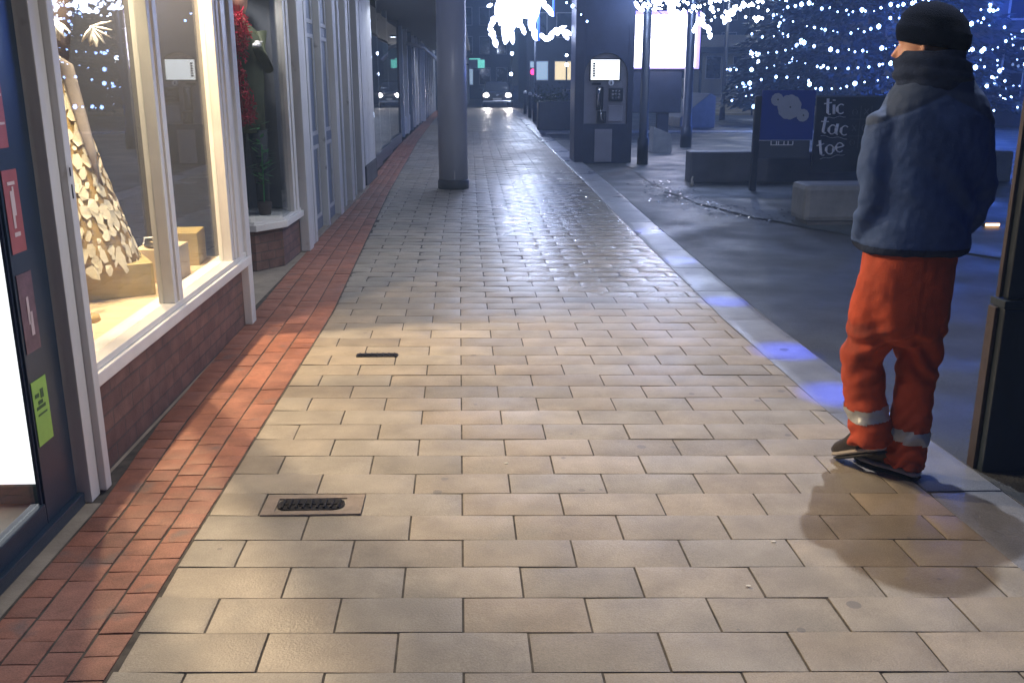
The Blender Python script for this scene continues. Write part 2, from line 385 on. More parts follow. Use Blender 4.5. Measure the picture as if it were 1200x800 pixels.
# brick margin along the shop fronts: four courses running with the street
cells = []
def wallx(y): return interp([(0, -1.42), (3.3, -1.43), (3.5, -1.56), (6.3, -1.56), (6.5, -2.0), (7.75, -2.0), (7.9, -1.64), (9, -1.62), (15, -1.72), (25, -1.95), (50, -2.2), (110, -2.3)], y)
def margin(y): return interp([(0, -1.43), (3.3, -1.44), (4.2, -1.51), (8, -1.6), (15, -1.72), (25, -1.95), (50, -2.15), (110, -2.2)], y)
for c in range(4):
    y = 1.2 + random.random()*.1
    while y < 60:
        L_ = (.112 if (c < 2 or random.random() < .85) else .225) if y < 4.2 else (.225 if random.random() < .7 else .112)
        if y > 14: L_ = .225
        f0, f1 = c/4, (c+1)/4
        q = []
        for (f, yy, s) in ((f0, y+.002, 1), (f1, y+.002, -1), (f1, y+L_-.002, -1), (f0, y+L_-.002, 1)):
            a, b = bx(yy)-.003, margin(yy)
            X = a + (b-a)*f
            q.append([X - s*.0042 + random.uniform(-.0006, .0006), yy + random.uniform(-.0008, .0008)])
        q = [q[1], q[0], q[3], q[2]]
        v = random.gauss(1, .085); w = random.uniform(-.03, .06)
        cells.append((q, (v*(1+w), v, v*(1-w)), y < 20)); y += L_
slabs('brick_margin', M['brick'], cells, n=(4, 4), dome=.0006, edge=.0024, power=6)
# threshold strips and lobby floor between the bricks and the shop fronts
o = MB().prism([(-1.445, .4), (-1.447, 3.34), (-1.70, 3.34), (-1.70, .4)], -.05, -.003).build('threshold_strip', M['conc']); o['kind'] = 'structure'
o = MB().prism([(-1.52, 3.43), (-1.518, 6.1), (-1.60, 6.5), (-1.645, 15), (-3.6, 15), (-3.6, 3.43)], -.05, -.006).build('lobby_floor', M['conc']); o['kind'] = 'structure'

# kerb stones
cells = []
y = .6
while y < 70:
    L_ = .91
    q = []
    for (s, yy) in ((0, y+.003), (1, y+.003), (1, y+L_-.003), (0, y+L_-.003)):
        q.append([kx(yy) + (.30 if s else 0) + (.06*min(1, max(0, (yy-8)/8)) if s else 0), yy])
    v = random.gauss(1, .09)
    cells.append((q, (v, v, v*1.02), True)); y += L_
o = slabs('kerb', M['kerb'], cells, dome=.001, edge=.004, power=20)
# kerb face toward the road
mb = MB(); pts = [(kx(y)+.302+.06*min(1, max(0, (y-8)/8)), y) for y in [i*.5 for i in range(0, 140)]]
for (a, b), (c, d) in zip(pts, pts[1:]):
    mb.quad((a, b, -.003), (a, b, -.06), (c, d, -.06), (c, d, -.003))
o = mb.build('kerb_face', M['kerb']); o['kind'] = 'structure'
# road sheet with a gentle unevenness
def sheet(name, m, x0, x1, y0, y1, nx, ny, z, amp, fx=None, sc=.8, pw=1):
    bm = bmesh.new(); g = []
    for j in range(ny+1):
        y = y0 + (y1-y0)*(j/ny)**pw; r = []
        for i in range(nx+1):
            a = x0 if fx is None else fx(y); x = a + (x1-a)*(i/nx)**pw
            r.append(bm.verts.new((x, y, z + amp*noise.noise(Vector((x*sc, y*sc, 3))))))
        g.append(r)
    for j in range(ny):
        for i in range(nx): bm.faces.new((g[j][i], g[j][i+1], g[j+1][i+1], g[j+1][i])).smooth = True
    me = bpy.data.meshes.new(name); bm.to_mesh(me); bm.free(); me.materials.append(m)
    o = bpy.data.objects.new(name, me); C.objects.link(o); o['kind'] = 'structure'; return o
sheet('road', M['asphalt'], 0, 34, .5, 130, 70, 220, -.03, .004, lambda y: kx(y)+.28, .7, 1.7)
# plaza: begins behind a ragged line beyond the road
def plx(y): return interp([(0, 12), (6, 7.2), (8, 5.0), (9.5, 3.95), (11.2, 3.25), (12.5, 2.85), (15, 2.75), (19, 2.9), (30, 4.4), (45, 6.5), (130, 8)], y)
sheet('plaza', M['plaza'], 0, 60, 6.2, 120, 60, 140, -.017, .006, lambda y: plx(y) + .12*noise.noise(Vector((y*1.7, 0, 0))), .6, 1.5)
MB().box(1.9, 12, 29.2, 30.6, -.03, .0).build('crossing_strip', M['pale'])['kind'] = 'structure'
mb = MB()
for k in range(6): mb.box(10.5, 34, 44+k*1.1, 60, -.02+k*.12, .10+k*.12)
mb.build('plaza_steps', M['steps'])['kind'] = 'structure'

# covers let into the paving
def cover(x0, x1, y0, y1, label, rim):
    t = thing('drain_cover', label, 'drain cover', ((x0+x1)/2, (y0+y1)/2, 0))
    a, b = (x1-x0)/2, (y1-y0)/2
    if rim:
        mb = MB()
        for q in ((-a-.05, a+.07, -b-.035, -b-.004), (-a-.05, a+.07, b+.004, b+.035), (-a-.05, -a-.004, -b-.0035, b+.0035), (a+.004, a+.07, -b-.0035, b+.0035)): mb.box(*q, -.01, .0042)
        mb.build('surround', M['rim'], t)
    mb = MB(); n = 40; pts = []
    for k in range(n):
        th = 2*math.pi*k/n; c, s_ = math.cos(th), math.sin(th)
        e = 3.2 if rim else 9
        pts.append((a*math.copysign(abs(c)**(2/e), c), b*math.copysign(abs(s_)**(2/e), s_)))
    mb.prism(pts, -.01, .005); mb.build('plate', M['iron'], t)
    mb = MB(); nb = 9 if rim else 7
    for k in range(nb):
        xx = -a*.84 + 2*a*.84*k/(nb-1); mb.box(xx-.0045, xx+.0045, -b*.72, b*.72, .0055, .011, .001)
    mb.box(-a*.9, a*.9, -.004, .004, .0052, .0085)
    mb.build('grate_bar', M['iron'], t)
cover(-.765, -.515, 3.235, 3.335, 'small oval dark iron cover in a square frame set in the near paving', True)
cover(-.715, -.475, 5.255, 5.325, 'narrow dark slot-shaped drain cover farther along the sunken paving joint', False)

# wet litter at the ragged edge of the road
mb = MB()
for k in range(420):
    t_ = random.random(); y = 10.6 + 4.6*t_; x = plx(y) - .1 + random.gauss(.05, .22)
    s_ = random.uniform(.006, .028); a = random.random()*6.28; z = -.012 + random.random()*.012
    p = [(x+s_*math.cos(a+q)*random.uniform(.6, 1), y+s_*math.sin(a+q)*random.uniform(.6, 1.4), z+random.uniform(-.003, .006)) for q in (0, 1.4, 2.9, 4.4)]
    mb.quad(*p)
tag(mb.build('leaf_litter', M['wetleaf']), 'wet broken litter glinting blue along the ragged road edge', 'litter', kind='stuff')
mb = MB(); mb.tube([(0, 0, 0), (.006, 0, .05), (-.004, .002, .10), (.01, 0, .15)], [.028, .022, .018, .008], 8)
o = mb.build('paper_scrap', M['litter'], smooth=True); o.location = (3.30, 14.45, -.02); tag(o, 'small upright white scrap of paper beside the low wall corner', 'litter')

for (x, y, lab) in ((-.0+.11, 3.66, 'tiny white fleck on the paving near the middle of the footway'), (1.02, 2.93, 'tiny white fleck on the paving left of the standing shadow'), (.85, 2.64, 'tiny white fleck lying nearest the camera on the paving')):
    b = bmesh.new(); bmesh.ops.create_icosphere(b, subdivisions=1, radius=.006, matrix=Matrix.Diagonal((1.6, 1, .35, 1)))
    me = bpy.data.meshes.new('paper_fleck'); b.to_mesh(me); b.free(); me.materials.append(M['litter'])
    o = bpy.data.objects.new('paper_fleck', me); C.objects.link(o); o.location = (x, y, .002); tag(o, lab, 'litter', 'white flecks on the paving')
# ------------------------------------------------------------------ LEFT: glazed shop door
XD = -1.52
t = thing('shop_doorway', 'navy framed glass shop door with a glaring white interior at the left edge', 'shop door', (XD, 2.0, 0))
def dy(y): return y-2.0
mb = MB(); mb.box(-.026, 0, dy(3.07), dy(3.32), 0, 2.5, .003); mb.build('door_frame', M['navy'], t)
mb = MB(); mb.box(-.05, .0, dy(.4), dy(3.069), 0, .125, .006); mb.box(-.045, .022, dy(.4), dy(3.33), 0, .05, .006); mb.build('bottom_rail', M['navy'], t)
mb = MB(); mb.box(-.016, -.008, dy(3.058), dy(3.069), .126, 2.5); mb.build('glazing_bead', M['dark'], t)
mb = MB(); mb.box(-.026, -.019, dy(.4), dy(3.069), .126, 2.5); mb.build('window_pane', M['glass'], t)
mb = MB(); mb.box(-.05, 0, dy(.4), dy(3.32), 2.505, 2.72, .004); mb.build('header', M['navy'], t)
# stickers fixed on the stile
def sticker(y0, y1, z0, z1, m, lines, lm, lab):
    b = MB(); b.box(.001, .003, dy(y0), dy(y1), z0, z1); s_ = b.build('sticker', m, t); s_['label'] = lab
    b = MB()
    for (a, c, d, e) in lines: b.box(.0035, .0045, dy(y0+(y1-y0)*a), dy(y0+(y1-y0)*c), z0+(z1-z0)*d, z0+(z1-z0)*e)
    if lines: b.build('print', lm, s_)
sticker(3.075, 3.16, 1.34, 1.60, M['tagred'], [(.1, .9, .28, .31), (.1, .9, .62, .65)], M['tagw'], 'upper red sticker')
sticker(3.085, 3.185, 1.00, 1.27, M['tagred'], [(.35, .5, .3, .75), (.5, .62, .45, .8), (.3, .7, .2, .25), (.25, .75, .82, .86)], M['tagw'], 'red sticker with a pale figure')
sticker(3.085, 3.19, .66, .93, M['tagpink'], [(.4, .55, .35, .7), (.5, .7, .2, .5)], M['tagw'], 'faded brown sticker')
sticker(3.08, 3.19, .33, .56, M['taggreen'], [(.15, .4, .74, .8), (.5, .7, .7, .84), (.15, .75, .55, .6), (.3, .6, .62, .68), (.2, .8, .45, .48)], M['tagk'], 'lime green sticker')
# room behind the door
t2 = thing('light_box', 'glowing white display panel standing behind the glass door', 'light box', (-2.7, 3.30, 0))
mb = MB(); mb.box(-1.2, 1.13, 0, .035, .095, 2.5, .004); mb.build('casing', M['sillw'], t2)
mb = MB(); mb.box(-1.19, 1.125, -.006, -.001, .10, 2.48); mb.build('diffuser', M['e_panel'], t2)
mb = MB(); mb.box(-1.2, 1.13, -.004, .03, .02, .092); mb.build('skirting', M['greenstripe'], t2)
MB().box(-4, -1.59, .3, 3.34, -.04, .012).build('shop_floor', M['tile'])['kind'] = 'structure'

# ------------------------------------------------------------------ LEFT: shop front with display window
t = thing('shop_front', 'white timber shop front with a lit display window over a dark brick stallriser', 'shop', (-1.5, 3.4, 0))
X0, Y0 = -1.5, 3.4
def L_(b): return b
def bxp(mb, x0, x1, y0, y1, z0, z1, b=0): return mb.box(x0-X0, x1-X0, y0-Y0, y1-Y0, z0, z1, b)
# pilaster: wide outer board and a stepped inner board, feet worn
mb = MB(); bxp(mb, -1.62, -1.478, 3.34, 3.42, .0, 2.9, .004); bxp(mb, -1.60, -1.452, 3.421, 3.475, .012, 2.9, .006); bxp(mb, -1.60, -1.468, 3.476, 3.50, .03, 2.9, .003)
o = mb.build('pilaster', M['white'], t)
for zz, h in ((1.14, .05), (1.22, .03)):
    mb = MB(); bxp(mb, -1.4525, -1.450, 3.44, 3.448, zz, zz+h); mb.build('keyhole_plate', M['iron'], t)
mb = MB(); bxp(mb, -1.72, -1.535, 3.5, 6.12, -.01, .395); mb.build('stallriser', M['plinth'], t)
mb = MB(); bxp(mb, -1.66, -1.478, 3.49, 6.1, .397, .452, .006); bxp(mb, -1.64, -1.497, 3.49, 6.1, .4525, .482, .004)
mb.build('sill', M['sillw'], t)
def frame(y0, y1, x0=-1.585, x1=-1.505, z1=2.75): 
    bxp(mb, x0, x1, y0, y1, .4825, z1, .004)
mb = MB(); frame(3.50, 3.535); mb.build('window_frame', M['sillw'], t)
mb = MB(); frame(4.60, 4.645); frame(4.66, 4.72, -1.595, -1.498); mb.build('mullion', M['sillw'], t)
mb = MB(); frame(5.74, 5.79); frame(5.80, 5.85, -1.59, -1.5); bxp(mb, -1.6, -1.492, 5.865, 5.96, .4825, 2.75, .004); mb.build('window_jamb', M['sillw'], t)
mb = MB(); bxp(mb, -1.59, -1.50, 3.535, 5.80, 2.755, 2.9, .004); mb.build('window_head', M['sillw'], t)
mb = MB(); bxp(mb, -1.562, -1.556, 3.5355, 4.5995, .483, 2.75); mb.build('window_pane', M['glass'], t)
mb = MB(); bxp(mb, -1.562, -1.556, 4.7205, 5.7395, .483, 2.75); mb.build('window_pane', M['glass'], t)
# corner post running to the ground
mb = MB(); bxp(mb, -1.585, -1.487, 6.05, 6.16, .0, 2.9, .006); bxp(mb, -1.60, -1.506, 5.97, 6.049, .4825, 2.9, .003)
mb.build('corner_post', M['white'], t)
# fascia over it all
mb = MB(); bxp(mb, -1.75, -1.42, 3.34, 6.3, 2.905, 3.5, .01); mb.build('fascia', M['greyw'], t)
# display stage and dark backing walls
mb = MB(); bxp(mb, -3.4, -1.662, 3.46, 6.05, .40, .455); mb.build('display_floor', M['infloor'], t)
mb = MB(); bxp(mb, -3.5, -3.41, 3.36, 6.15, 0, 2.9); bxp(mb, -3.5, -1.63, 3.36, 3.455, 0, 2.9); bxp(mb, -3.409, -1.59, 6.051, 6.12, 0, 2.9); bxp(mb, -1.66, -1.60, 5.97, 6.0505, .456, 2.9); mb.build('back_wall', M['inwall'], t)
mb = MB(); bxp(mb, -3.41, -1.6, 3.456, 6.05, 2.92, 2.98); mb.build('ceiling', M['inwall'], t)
# spot fittings under the ceiling
def spot_fitting(x, y, z=2.78):
    f = thing('spotlight', 'small warm spotlight under the ceiling of the display window', 'spotlight', (x, y, z), 0, 'display window spotlights')
    MB().tube([(0, 0, .13), (0, 0, .05)], .012, 8).build('stem', M['iron'], f)
    MB().tube([(-.02, 0, .06), (.0, 0, .0)], [.03, .045], 12, cap=False).build('shade', M['iron'], f)
    return f
spot_fitting(-2.12, 4.66); spot_fitting(-2.12, 5.60); spot_fitting(-1.78, 4.12)  # the third fitting is added to brighten the dress form
DRESS_FILL = (-1.78, 4.12, 2.74)

spot_fitting_bay = 1
# objects on the stage
FZ = .456
d = thing('dress_form', 'dress form with a flared skirt of torn cream paper pieces in the window', 'mannequin', (-2.10, 4.98, FZ))
d.scale = (.78, .78, .90)
rnd = random.Random(3)
def skirt_r(z): return .035 + .40*(max(0, 1.33-z)/1.33)**1.15
mb = MB(); mb.rings([(0, 0, z, skirt_r(z), skirt_r(z)) for z in [.17+i*.0967 for i in range(13)]], 28); mb.build('skirt', M['gold'], d, True)
mb = MB()
z = .19
while z < 1.28:
    r = skirt_r(z)+.006; n = max(5, int(2*math.pi*r/.062))
    ph = rnd.random()*6
    for k in range(n):
        a = ph + 2*math.pi*k/n + rnd.uniform(-.04, .04)
        w_ = .48*2*math.pi/n*rnd.uniform(.85, 1.08); h_ = .037*rnd.uniform(.75, 1.15); zz = z+rnd.uniform(-.026, .026); sc_k = rnd.choice([.55, .8, 1.0, 1.15, 1.3]); w_ *= sc_k; h_ *= sc_k; sk_ = rnd.uniform(-.5, .5)
        pts = []
        for q in range(6):
            tq = q*math.pi/3 + rnd.uniform(-.25, .25) + rnd.random()*.1
            aa = a + w_*(math.cos(tq)+sk_*math.sin(tq))*rnd.uniform(.75, 1.1); z2 = zz + h_*math.sin(tq)*rnd.uniform(.8, 1.25)
            rr = skirt_r(z2)+.010+rnd.uniform(0, .012)
            pts.append((rr*math.cos(aa), rr*math.sin(aa), z2))
        mb.quad(*pts)
    z += .058
tag(mb.build('paper_pieces', M['paper'], d), kind='stuff')
mb = MB(); mb.rings([(0, 0, 1.26, .055, .05), (0, 0, 1.34, .085, .06), (0, 0, 1.46, .11, .07), (0, 0, 1.6, .14, .075), (0, 0, 1.68, .12, .06), (0, 0, 1.72, .045, .045), (0, 0, 1.82, .04, .04)], 20); mb.build('bodice', M['darkc'], d, True)
mb = MB(); mb.tube([(.02, -.08, 1.36), (.10, -.09, 1.28), (.15, -.10, 1.05), (.20, -.12, .85), (.235, -.13, .68)], [.035, .045, .04, .032, .008], 10, flat=.5); mb.build('hanging_scarf', M['greyc'], d, True)
mb = MB(); mb.box(-.42, .40, -.30, .34, 0, .19, .006, rz=.5); o = mb.build('pedestal', M['khaki'], d)
def paper_orn(x, y, z, s, rot, lab):
    mb = MB()
    for k in range(7):
        a = rot + k*.42 - 1.2
        mb.tube([(0, 0, 0), (.5*s*math.cos(a), .1*s*math.sin(k), .5*s*math.sin(a)), (s*math.cos(a)*.95, .15*s*math.sin(k*2), s*math.sin(a)*.95)], [.13*s, .2*s, .05*s], 8, flat=.4)
    o = mb.build('paper_bow', M['whitep'], None, True); o.location = (x, y, z); tag(o, lab, 'ornament')
paper_orn(-2.03, 4.85, 1.83, .10, 4.3, 'folded white paper ornament hanging leftmost, half behind the white pilaster')
paper_orn(-1.85, 4.85, 1.80, .10, 5.2, 'folded white paper ornament hanging beside the dress form shoulder')
mb = MB(); mb.box(-.11, .11, -.14, .14, 0, .19, .005); o = mb.build('display_box', M['infloor']); o.location = (-1.80, 5.36, FZ); tag(o, 'pale display box with shoes on top beside the paper skirt', 'display box')
for i, (dx, dy_) in enumerate(((-.045, -.05), (.05, -.02))):
    s_ = thing('shoe', 'strappy dark shoe on the pale display box, ' + ('nearer the paper skirt' if i == 0 else 'farther from the paper skirt'), 'shoe', (-1.80+dx, 5.36+dy_, FZ+.191), .5, 'pair of shoes on the display box')
    MB().rings([(0, 0, 0, .03, .085), (0, 0, .012, .032, .087), (0, 0, .016, .027, .08)], 16).build('sole', M['iron'], s_)
    MB().tube([(-.03, .03, .012), (-.02, .035, .045), (.02, .035, .045), (.03, .03, .012)], .006, 6).build('strap', M['whitep'], s_)
mb = MB(); mb.box(-.12, .12, -.13, .13, 0, .20, .006); o = mb.build('display_box', M['khaki']); o.location = (-1.84, 5.86, FZ); o.rotation_euler.z = .1; tag(o, 'khaki display box in the far corner of the lit window', 'display box')
mb = MB(); mb.tube([(0, 0, 0), (0, 0, .025), (0, 0, .03)], [.075, .07, .03], 16); o = mb.build('gold_dish', M['gold'], None, True); o.location = (-1.86, 4.36, FZ); tag(o, 'small gold dish on the display floor behind the pilaster', 'dish')

# ------------------------------------------------------------------ LEFT: second shop, angled bay window
t = thing('bay_window_shop', 'white framed bay window shop front beyond the brick lobby', 'shop', (0, 0, 0))
outl = [(-2.7, 7.85), (-1.80, 7.83), (-1.66, 8.05), (-1.635, 8.72), (-2.7, 8.72)]
mb = MB(); mb.prism([(-3.2, 7.86), (-1.86, 7.86), (-1.68, 8.12), (-1.66, 8.78), (-3.2, 8.78)], -.01, .335); mb.build('stallriser', M['plinth'], t)
mb = MB(); mb.prism([(-3.2, 7.80), (-1.83, 7.80), (-1.63, 8.08), (-1.61, 8.78), (-3.2, 8.78)], .338, .392, .005); mb.prism([(-3.2, 7.83), (-1.85, 7.83), (-1.655, 8.10), (-1.635, 8.78), (-3.2, 8.78)], .3925, .415, .003); mb.build('sill', M['sillw'], t)
mb = MB(); mb.box(-1.70, -1.64, 8.50, 8.58, .4155, 2.75, .004); mb.box(-1.70, -1.632, 8.60, 8.70, .4155, 2.75, .004); mb.build('window_jamb', M['sillw'], t)
mb = MB(); mb.box(-3.2, -1.8855, 7.866, 7.872, .416, 2.75); mb.build('window_pane', M['glass'], t)
mb = MB(); mb.quad((-1.855, 7.896, .416), (-1.69, 8.09, .416), (-1.69, 8.09, 2.75), (-1.855, 7.896, 2.75)); mb.build('window_pane', M['glass'], t)
mb = MB(); mb.box(-1.678, -1.672, 8.1405, 8.4995, .416, 2.75); mb.build('window_pane', M['glass'], t)
mb = MB(); mb.prism([(-3.2, 7.80), (-1.80, 7.80), (-1.6, 8.08), (-1.58, 8.9), (-3.2, 8.9)], 2.755, 3.4, .01); mb.build('fascia', M['greyw'], t)
mb = MB(); mb.box(-3.2, -3.12, 7.9, 8.78, .416, 2.75); mb.box(-3.119, -1.72, 8.74, 8.79, .416, 2.75); mb.build('back_wall', M['wallg'], t)
mb = MB(); mb.box(-1.66, -1.575, 8.80, 9.02, 0, 3.0, .008); mb.box(-1.65, -1.59, 9.021, 9.20, .01, 3.0, .004); mb.build('corner_post', M['white'], t)
# mannequin inside
d = thing('mannequin', 'dressed mannequin in an olive coat with a red tinsel garland in the dark bay window', 'mannequin', (-1.99, 8.40, .416))
d.scale = (1.0, 1.0, 1.12)
mb = MB(); mb.rings([(0, 0, .62, .16, .11), (0, 0, .9, .17, .12), (0, 0, 1.15, .19, .12), (0, 0, 1.33, .19, .11), (0, 0, 1.42, .08, .07), (0, 0, 1.5, .055, .06)], 20); mb.tube([(.17, 0, 1.36), (.215, -.02, 1.10), (.17, -.12, 1.24)], [.06, .055, .045], 10); mb.tube([(-.2, 0, 1.3), (-.25, -.02, 1.05), (-.24, -.08, .78)], [.06, .055, .045], 10); mb.build('coat', M['coat'], d, True)
mb = MB(); mb.tube([(.09, 0, .64), (.10, 0, .3), (.10, 0, .02)], [.085, .065, .05], 12); mb.tube([(-.09, 0, .64), (-.10, 0, .3), (-.10, 0, .02)], [.085, .065, .05], 12); mb.build('trousers', M['trous'], d, True)
mb = MB(); mb.rings([(0, 0, 1.48, .05, .05), (0, 0, 1.55, .08, .09), (0, 0, 1.65, .085, .1), (0, 0, 1.74, .06, .075), (0, 0, 1.77, .02, .03)], 16); mb.build('head', M['skin'], d, True)
mb = MB(); mb.ball((0, 0, 0), .03, 2, (1, 1.3, .9))
for q in range(4): mb.tube([(-.02+.013*q, -.02, 0), (-.022+.014*q, -.06, -.004), (-.02+.013*q, -.085, -.02)], [.009, .008, .006], 7)
mb.tube([(.02, 0, .01), (.045, -.03, .015)], [.009, .006], 7)
g_ = mb.build('glove', M['whitep'], d, True); g_.location = (.175, -.14, 1.27)
mb = MB(); rr = random.Random(5)
for k in range(1500):
    u = rr.random(); zz = 1.50 - u*.80; cx = .01 + .035*math.sin(u*9); cy = -.15
    a = rr.random()*6.28; r_ = rr.uniform(.02, .085); c_ = Vector((cx+r_*math.cos(a), cy+r_*math.sin(a)*.7, zz+rr.uniform(-.03, .03)))
    e = Vector((rr.uniform(-1, 1), rr.uniform(-1, 1), rr.uniform(-1, 1))).normalized()*.022; f_ = Vector((rr.uniform(-1, 1), rr.uniform(-1, 1), rr.uniform(-1, 1))).normalized()*.005
    mb.quad(c_-e-f_, c_+e-f_, c_+e+f_, c_-e+f_)
mb.build('tinsel_garland', M['red'], d)
p = thing('pot_plant', 'leafy green plant on the bay window floor at the mannequin feet', 'plant', (-1.86, 8.30, .416))
MB().rings([(0, 0, 0, .05, .05), (0, 0, .1, .065, .065), (0, 0, .11, .06, .06)], 16).build('pot', M['darkc'], p, True)
mb = MB()
for k in range(60):
    a = rr.random()*6.28; h_ = rr.uniform(.25, .80); l_ = rr.uniform(.06, .12)
    b_ = Vector((.02*math.cos(a), .02*math.sin(a), h_)); e = Vector((math.cos(a)*l_, math.sin(a)*l_, rr.uniform(-.03, .06))); s_ = Vector((-math.sin(a), math.cos(a), 0))*.018
    mb.quad(b_, b_+e*.5+s_, b_+e, b_+e*.5-s_)
mb.tube([(0, 0, .1), (.01, 0, .6)], .006, 6)
mb.build('leaves', mat('bright_leaf', (.03, .22, .06), .4, .2, 6), p)

# ------------------------------------------------------------------ LEFT: doors and posts farther along
def wx(y): return interp([(9, -1.60), (15, -1.70), (17, -1.78), (25, -2.0), (40, -2.2), (70, -2.3)], y)
t = thing('shuttered_shop', 'row of weathered white posts and blue grey doors beyond the bay window', 'shop', (0, 0, 0))
def post(y0, y1, m='white', dx=0, z0=0): 
    b = MB(); b.box(wx(y0)-.10, wx(y0)+dx, y0, y1, z0, 3.0, .006); b.box(wx(y0)-.10, wx(y0)+dx-.018, y1+.002, y1+.05, z0, 3.0, .003); return b.build('post', M[m], t)
post(9.28, 9.40, 'white', .01)
def door(y0, y1):
    b = MB(); b.box(-1.76, -1.685, y0, y1, .02, 2.9, .004)
    o = b.build('door', M['bluew'], t)
    b = MB()
    for (za, zb) in ((.15, .9), (1.0, 2.0), (2.1, 2.8)):
        b.box(-1.684, -1.670, y0+.12, y0+.16, za, zb, .003); b.box(-1.684, -1.670, y1-.16, y1-.12, za, zb, .003)
        b.box(-1.684, -1.671, y0+.1605, y1-.1605, za, za+.04, .003); b.box(-1.684, -1.671, y0+.1605, y1-.1605, zb-.04, zb, .003)
    b.build('panel_moulding', M['greyw'], o)
    b = MB(); b.box(-1.684, -1.655, y0+.05, y0+.09, .95, 1.25, .004); b.build('handle', M['iron'], o)
door(9.46, 10.30); post(10.33, 10.42, 'greyw'); door(10.48, 11.2); post(11.25, 11.48, 'white', .02); post(11.95, 12.1, 'greyw', -.01)
post(12.5, 12.75, 'white', .02); post(13.1, 13.2, 'greyw'); post(13.75, 14.05, 'white', .03)
mb = MB(); mb.box(-1.83, -1.76, 11.54, 14.6, .02, 2.9); mb.build('door_leaf', M['dark'], t)
mb = MB(); mb.box(-2.4, -1.68, 14.4, 15.9, .3, 3.0, .01); mb.build('pier', M['greyw'], t)
mb = MB(); mb.box(-2.4, -1.66, 14.38, 15.92, 0, .298, .01); mb.build('pier_base', M['walld'], t)
mb = MB(); mb.box(-1.80, -1.52, 8.95, 15.95, 3.005, 3.6, .01); mb.build('fascia', M['greyw'], t)
mb = MB(); mb.box(-1.74, -1.62, 9.42, 14.35, -.01, .018); mb.build('threshold', M['conc'], t)
# dark lobby shop with lit reflections
t = thing('dark_glazed_shop', 'dark glazed shop front with small reflections glinting in the glass, past the grey pier', 'shop', (0, 0, 0))
mb = MB(); mb.box(-4.5, -4.4, 15.95, 25, 0, 3.1); mb.box(-4.399, -1.95, 24.9, 25.0, 0, 3.1); mb.build('back_wall', M['walld'], t)
for (y0, y1) in ((16.0, 18.3), (18.5, 21.3), (21.5, 24.85)):
    mb = MB(); mb.box(wx(y0)-.08, wx(y0)-.074, y0, y1, .25, 2.8); mb.build('window_pane', M['glass'], t)
for y0 in (18.33, 21.33): 
    mb = MB(); mb.box(wx(y0)-.12, wx(y0)-.02, y0, y0+.14, 0, 3.0, .006); mb.build('window_post', M['dark'], t)
mb = MB(); mb.box(-1.92, -1.80, 15.96, 18.3, 0, .245); mb.box(-2.0, -1.86, 18.5, 21.3, 0, .245); mb.box(-2.1, -1.93, 21.5, 24.85, 0, .245); mb.build('stallriser', M['dark'], t)
mb = MB(); mb.box(-2.0, -1.6, 15.96, 25, 3.0, 3.6, .01); mb.build('fascia', M['dark'], t)
for (y_, z_, h_, rr_) in ((18.9, 2.32, .34, .03), (18.9, 1.95, .05, .03), (19.4, 1.36, .05, .03), (19.2, .85, .09, .045), (22.5, 1.37, .06, .03), (22.5, .85, .06, .03)):  # glowing tubes stand in for reflections in the dark glass
    l = thing('reflection_glow', 'tiny white glow standing for a reflection in the dark glazed shop', 'lamp', (wx(y_)-.16, y_, z_), 0, 'reflection glows in the dark glazed shop')
    MB().tube([(0, 0, 0), (0, 0, h_)], [rr_, rr_*1.1], 10).build('bulb', M['e_bulbw'], l, True)
    MB().tube([(0, 0, h_+.002), (0, 0, h_+.03)], .015, 8).build('cap', M['iron'], l)
# far covered row
def far_shop(y0, y1, face, cols, lab, lit=None):
    t = thing('terrace_shop', lab, 'shop', (0, 0, 0))
    mb = MB(); mb.box(-9, face-.35, y0+.1, y1-.1, 0, 6.2); mb.build('wall', M['walld'], t)
    n = int((y1-y0)/1.6)
    for k in range(n+1):
        y = y0 + .15 + (y1-y0-.3)*k/n
        mb = MB(); mb.box(face-.35, face, y-.09, y+.09, 0, 3.0, .01); mb.build('post', cols[k % len(cols)], t)
    mb = MB(); mb.box(face-.349, face-.08, y0+.3, y1-.3, 0, .5, .01); mb.build('stallriser', M['greyw'], t)
    mb = MB(); mb.box(face-.25, face-.24, y0+.25, y1-.25, .52, 2.7); mb.build('window_pane', M['glass'], t)
    if lit:
        mb = MB(); mb.box(face-.34, face-.33, y0+.25, y1-.25, .52, 2.7); mb.build('lit_blind', lit, t)
    mb = MB(); mb.box(face-.35, face+.1, y0, y1, 3.02, 3.7, .01); mb.build('fascia', M['wallg'], t)
    return t
far_shop(25.1, 31, -2.02, [M['greyw'], M['bluew']], 'terrace shop with pale grey posts just past the dark glazed front')
far_shop(31.1, 38, -2.06, [M['greyw'], M['greyw'], M['white']], 'terrace shop ending in a bright white corner post under the canopy')
far_shop(38.1, 50, -2.1, [M['greyw']], 'terrace shop mostly hidden behind the round column')
far_shop(51, 64, -.62, [M['white'], M['greyw']], 'shop with pale vertical frames right of the column at the far end')
far_shop(64.1, 80, -.55, [M['greyw']], 'distant dim shop beyond the green sign')
mb = MB(); mb.box(-2.15, -1.98, 37.6, 37.85, 0, 2.65, .01); o = mb.build('corner_post', mat('bright_white_post', (.85, .84, .8), .4, .05)); tag(o, 'bright white slim post standing at the far end of the covered way', 'post')
